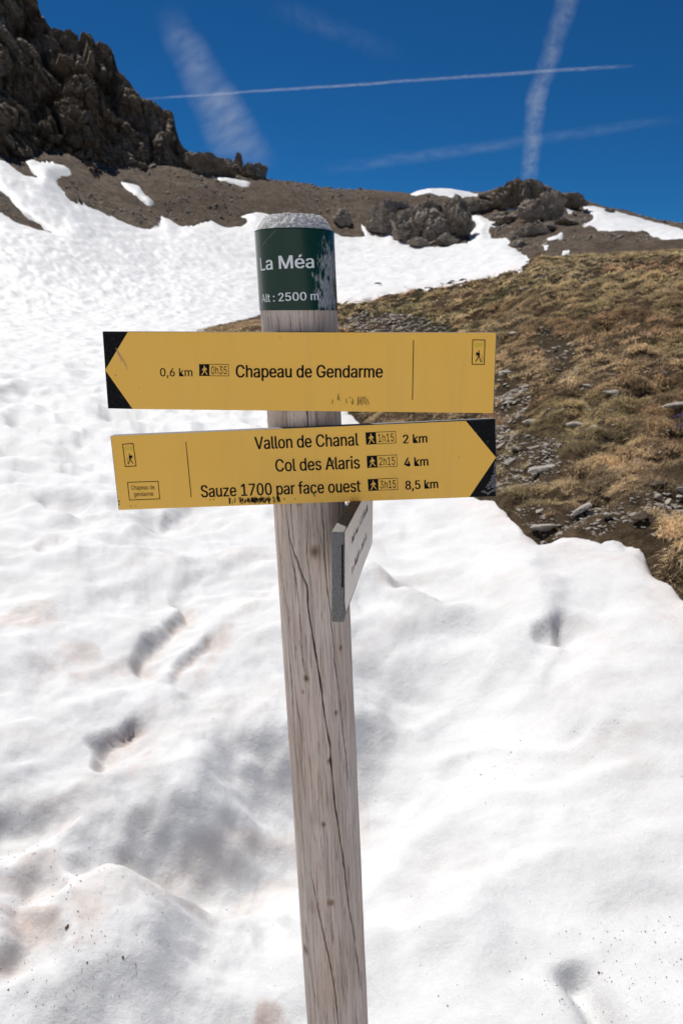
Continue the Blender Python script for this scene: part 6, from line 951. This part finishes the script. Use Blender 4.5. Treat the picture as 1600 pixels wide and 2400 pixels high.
band = mesh_np('name_band', np.concatenate([Va, Vb]), quads=np.concatenate([q, q[:, ::-1] + N0, lip, lip2]), mat=mat_band(), parent=sp_root, attrs={'wear': np.tile(wear.ravel(), 2), 'uvw': np.tile(uvw, (2, 1))})
band['label'] = 'glossy dark green band with white name and altitude, worn grey on one side'
WHT = plain('white_print', (.74, .76, .77), .5, n=.08, sc=300)
def band_text(s, p0, p1, cap, bold=.0004):
    s0, z0 = cyl(*p0); s1, z1 = cyl(*p1); zc_ = cyl(p0[0], p0[1]-cap)[1]; V_, F_ = text2d(s); X_ = V_[:, 0]/V_[:, 0].max(); out_ = []
    fsum = []; tot = []
    for n_, dxx in enumerate((0, bold)):
        S_ = s0 + X_*(s1 - s0) + dxx; Z_ = z0 + X_*(z1 - z0) + V_[:, 1]*(zc_ - z0); th_ = S_/PR
        rr2 = PR + .0020 + .0009*noise2(th_*2.3, Z_*2, 161) - .0005*np.abs(np.sin(th_*3.2 + .7)) + .0006 + n_*.0001
        tot.append(np.stack([post_c(Z_) - OFF[0] + rr2*np.sin(th_), -rr2*np.cos(th_), Z_], 1)); fsum += [tuple(i_ + n_*len(V_) for i_ in f) for f in F_]
    bm = bmesh.new(); vs = [bm.verts.new(Vector(p_)) for p_ in np.concatenate(tot)]
    for f in fsum: bm.faces.new([vs[i_] for i_ in f])
    return bm_obj('lettering', bm, WHT, band)
band_text('La M\u00e9a', (614.5, 634.5), (733, 628), 30, .0012); band_text('Alt : 2500 m', (617.5, 709), (744, 703), 19, .0007)

# ---- foreground bits: earthy rock in the snow at the post, leaf scraps
def on_snow(px_, py_):
    g_ = on_ground(px_, py_, lambda x_, y_: snow_height(x_, y_, np.full(np.shape(x_), 2.))[0]); return g_
rnd = np.random.RandomState(12); n = 1500
px = np.concatenate([rnd.uniform(0, 1600, 400), rnd.normal(150, 130, 500), rnd.normal(1480, 130, 350), rnd.normal(1230, 120, 250)]); py = np.concatenate([rnd.uniform(1300, 2400, 400), rnd.uniform(1900, 2400, 500), rnd.uniform(2150, 2400, 350), rnd.normal(1765, 30, 250)])
d = ray(px, py); t = 1.55/np.maximum(-d[:, 2], .05); X, Y = d[:, 0]*t, d[:, 1]*t; sdv = snow_sd(X, Y); zz, _ = snow_height(X, Y, sdv); ok = sdv > .1
P = np.stack([X, Y, zz + .0015], 1)[ok]
tag(scatter_stones('debris', P, rnd.gamma(1.6, .00045, len(P)) + .0004, plain('dark_litter', (.13, .10, .075), .9), .5, 14), 'tiny dark specks of soil and plant litter strewn on the near snow', 'debris', kind='stuff')
LEAF = plain('orange_leaf', (.55, .25, .05), .8)
for k, (lx_, ly_, lb) in enumerate(((1168, 1612, 'tiny orange leaf scrap lying on the clean snow right of the post'), (152, 2178, 'grey plant scrap on the dirty snow lower left'))):
    x_, y_, zz = on_snow(lx_, ly_)
    bm = bmesh.new(); vs = [bm.verts.new(Vector(q_)*(1 + k)) for q_ in ((0, 0, .001), (.004, .003, .004), (.009, .001, .002), (.006, -.003, .003), (.002, -.003, .001))]; bm.faces.new(vs)
    r_ = bmesh.ops.extrude_face_region(bm, geom=bm.faces[:]); bmesh.ops.translate(bm, vec=(0, 0, .0008), verts=[e_ for e_ in r_['geom'] if isinstance(e_, bmesh.types.BMVert)])
    tag(bm_obj('leaf', bm, LEAF if k == 0 else DKSTONE, None, loc=(x_, y_, zz + .002)), lb, 'leaf')

# ================================================================== CONTRAILS (real volumes of thin ice cloud, kilometres away)
def contrail(pa, pb, w0, w1, dist, dens, seed, label, streak=(3, 14), soft=1.0, bend=0.0, feather=.12):
    a = at(pa[0], pa[1], dist); b = at(pb[0], pb[1], dist); mid = (a+b)/2; L = np.linalg.norm(b-a)/2; rw = max(w0, w1)/2*dist/FPX*1.05
    bm = bmesh.new(); bmesh.ops.create_cone(bm, cap_ends=True, segments=24, radius1=1, radius2=1, depth=2)
    m = M('ice_cloud_'+str(seed)); m.n.remove(m.b); out_ = [k for k in m.n if k.type == 'OUTPUT_MATERIAL'][0]
    pv = m.n.new('ShaderNodeVolumePrincipled'); pv.inputs['Color'].default_value = (1, 1, 1, 1); pv.inputs['Anisotropy'].default_value = .3; m.lk(pv.outputs[0], out_.inputs['Volume'])
    c_ = m.coord('Object'); s_ = m.n.new('ShaderNodeSeparateXYZ'); m.lk(c_, s_.inputs[0])
    tz = m.math('MULTIPLY_ADD', s_.outputs[2], .5); tz.node.inputs[2].default_value = .5
    wid = m.math('MULTIPLY_ADD', tz, (w1 - w0)/max(w0, w1)); wid.node.inputs[2].default_value = w0/max(w0, w1)
    wob = m.math('MULTIPLY', m.math('SUBTRACT', m.noise(m.map(c_, (0, 0, 2.2)), 1, 3, .6), .5), bend)
    x_ = m.math('DIVIDE', m.math('ADD', s_.outputs[0], wob), wid); y_ = m.math('DIVIDE', s_.outputs[1], wid)
    rr2 = m.math('SQRT', m.math('ADD', m.math('MULTIPLY', x_, x_), m.math('MULTIPLY', y_, y_)))
    fall = m.ramp(rr2, (0.0, 1.0), (1.0, 0.0)); fall = m.math('POWER', fall, soft)
    ends = m.math('MULTIPLY', m.ramp(tz, (0.0, 0.0), (feather, 1.0)), m.ramp(tz, (1 - feather, 1.0), (1.0, 0.0)))
    n_ = m.ramp(m.noise(m.map(c_, (streak[0], 1.2, streak[1])), 1, 5, .6, .5), (.34, .10), (.70, 1.0))
    dn = m.math('MULTIPLY', m.math('MULTIPLY', fall, ends), m.math('MULTIPLY', n_, m.math('MULTIPLY', m.ramp(m.noise(m.map(c_, (.5, .5, 1.6)), 1, 3, .6), (.3, .35), (.7, 1.3)), dens/rw))); m.lk(dn, pv.inputs['Density'])
    o = bm_obj('contrail', bm, m.m); m.m.cycles.volume_step_rate = 1.0
    X_ = (b-a)/np.linalg.norm(b-a); side = np.cross(X_, [0, 1, 0]); side /= np.linalg.norm(side); fw = np.cross(X_, side)
    mt = Matrix(((side[0]*rw, fw[0]*rw, X_[0]*L, mid[0]), (side[1]*rw, fw[1]*rw, X_[1]*L, mid[1]), (side[2]*rw, fw[2]*rw, X_[2]*L, mid[2]), (0, 0, 0, 1))); o.matrix_world = mt
    tag(o, label, 'contrail', 'aircraft trails across the blue sky'); return o
contrail((598, 430), (385, 5), 150, 70, 6000, .62, 1, 'broad feathery white trail rising from the crag ridge', (1.3, 13), .9, .5, .28)
contrail((1235, 440), (1262, 190), 40, 50, 6100, .55, 2, 'lower part of the wavy upright trail above the rocky summit', (1.6, 9), .9, .6)
contrail((1243, 270), (1350, -60), 44, 56, 6300, .36, 3, 'upper part of the wavy upright trail bending towards the top edge', (1.6, 9), .9, .5)
contrail((330, 232), (1490, 153), 6, 9, 7000, .65, 4, 'long thin bright trail crossing the whole sky', (1.5, 40), .8, 1.8, .08)
contrail((740, 400), (1640, 272), 34, 26, 7400, .16, 5, 'faint low trail above the far ridge', (1.5, 12), 1.0, .6, .2)
contrail((620, 0), (960, 140), 60, 50, 7800, .06, 6, 'very faint diffuse trail high in the sky', (1.5, 8), 1.0, .6, .3)
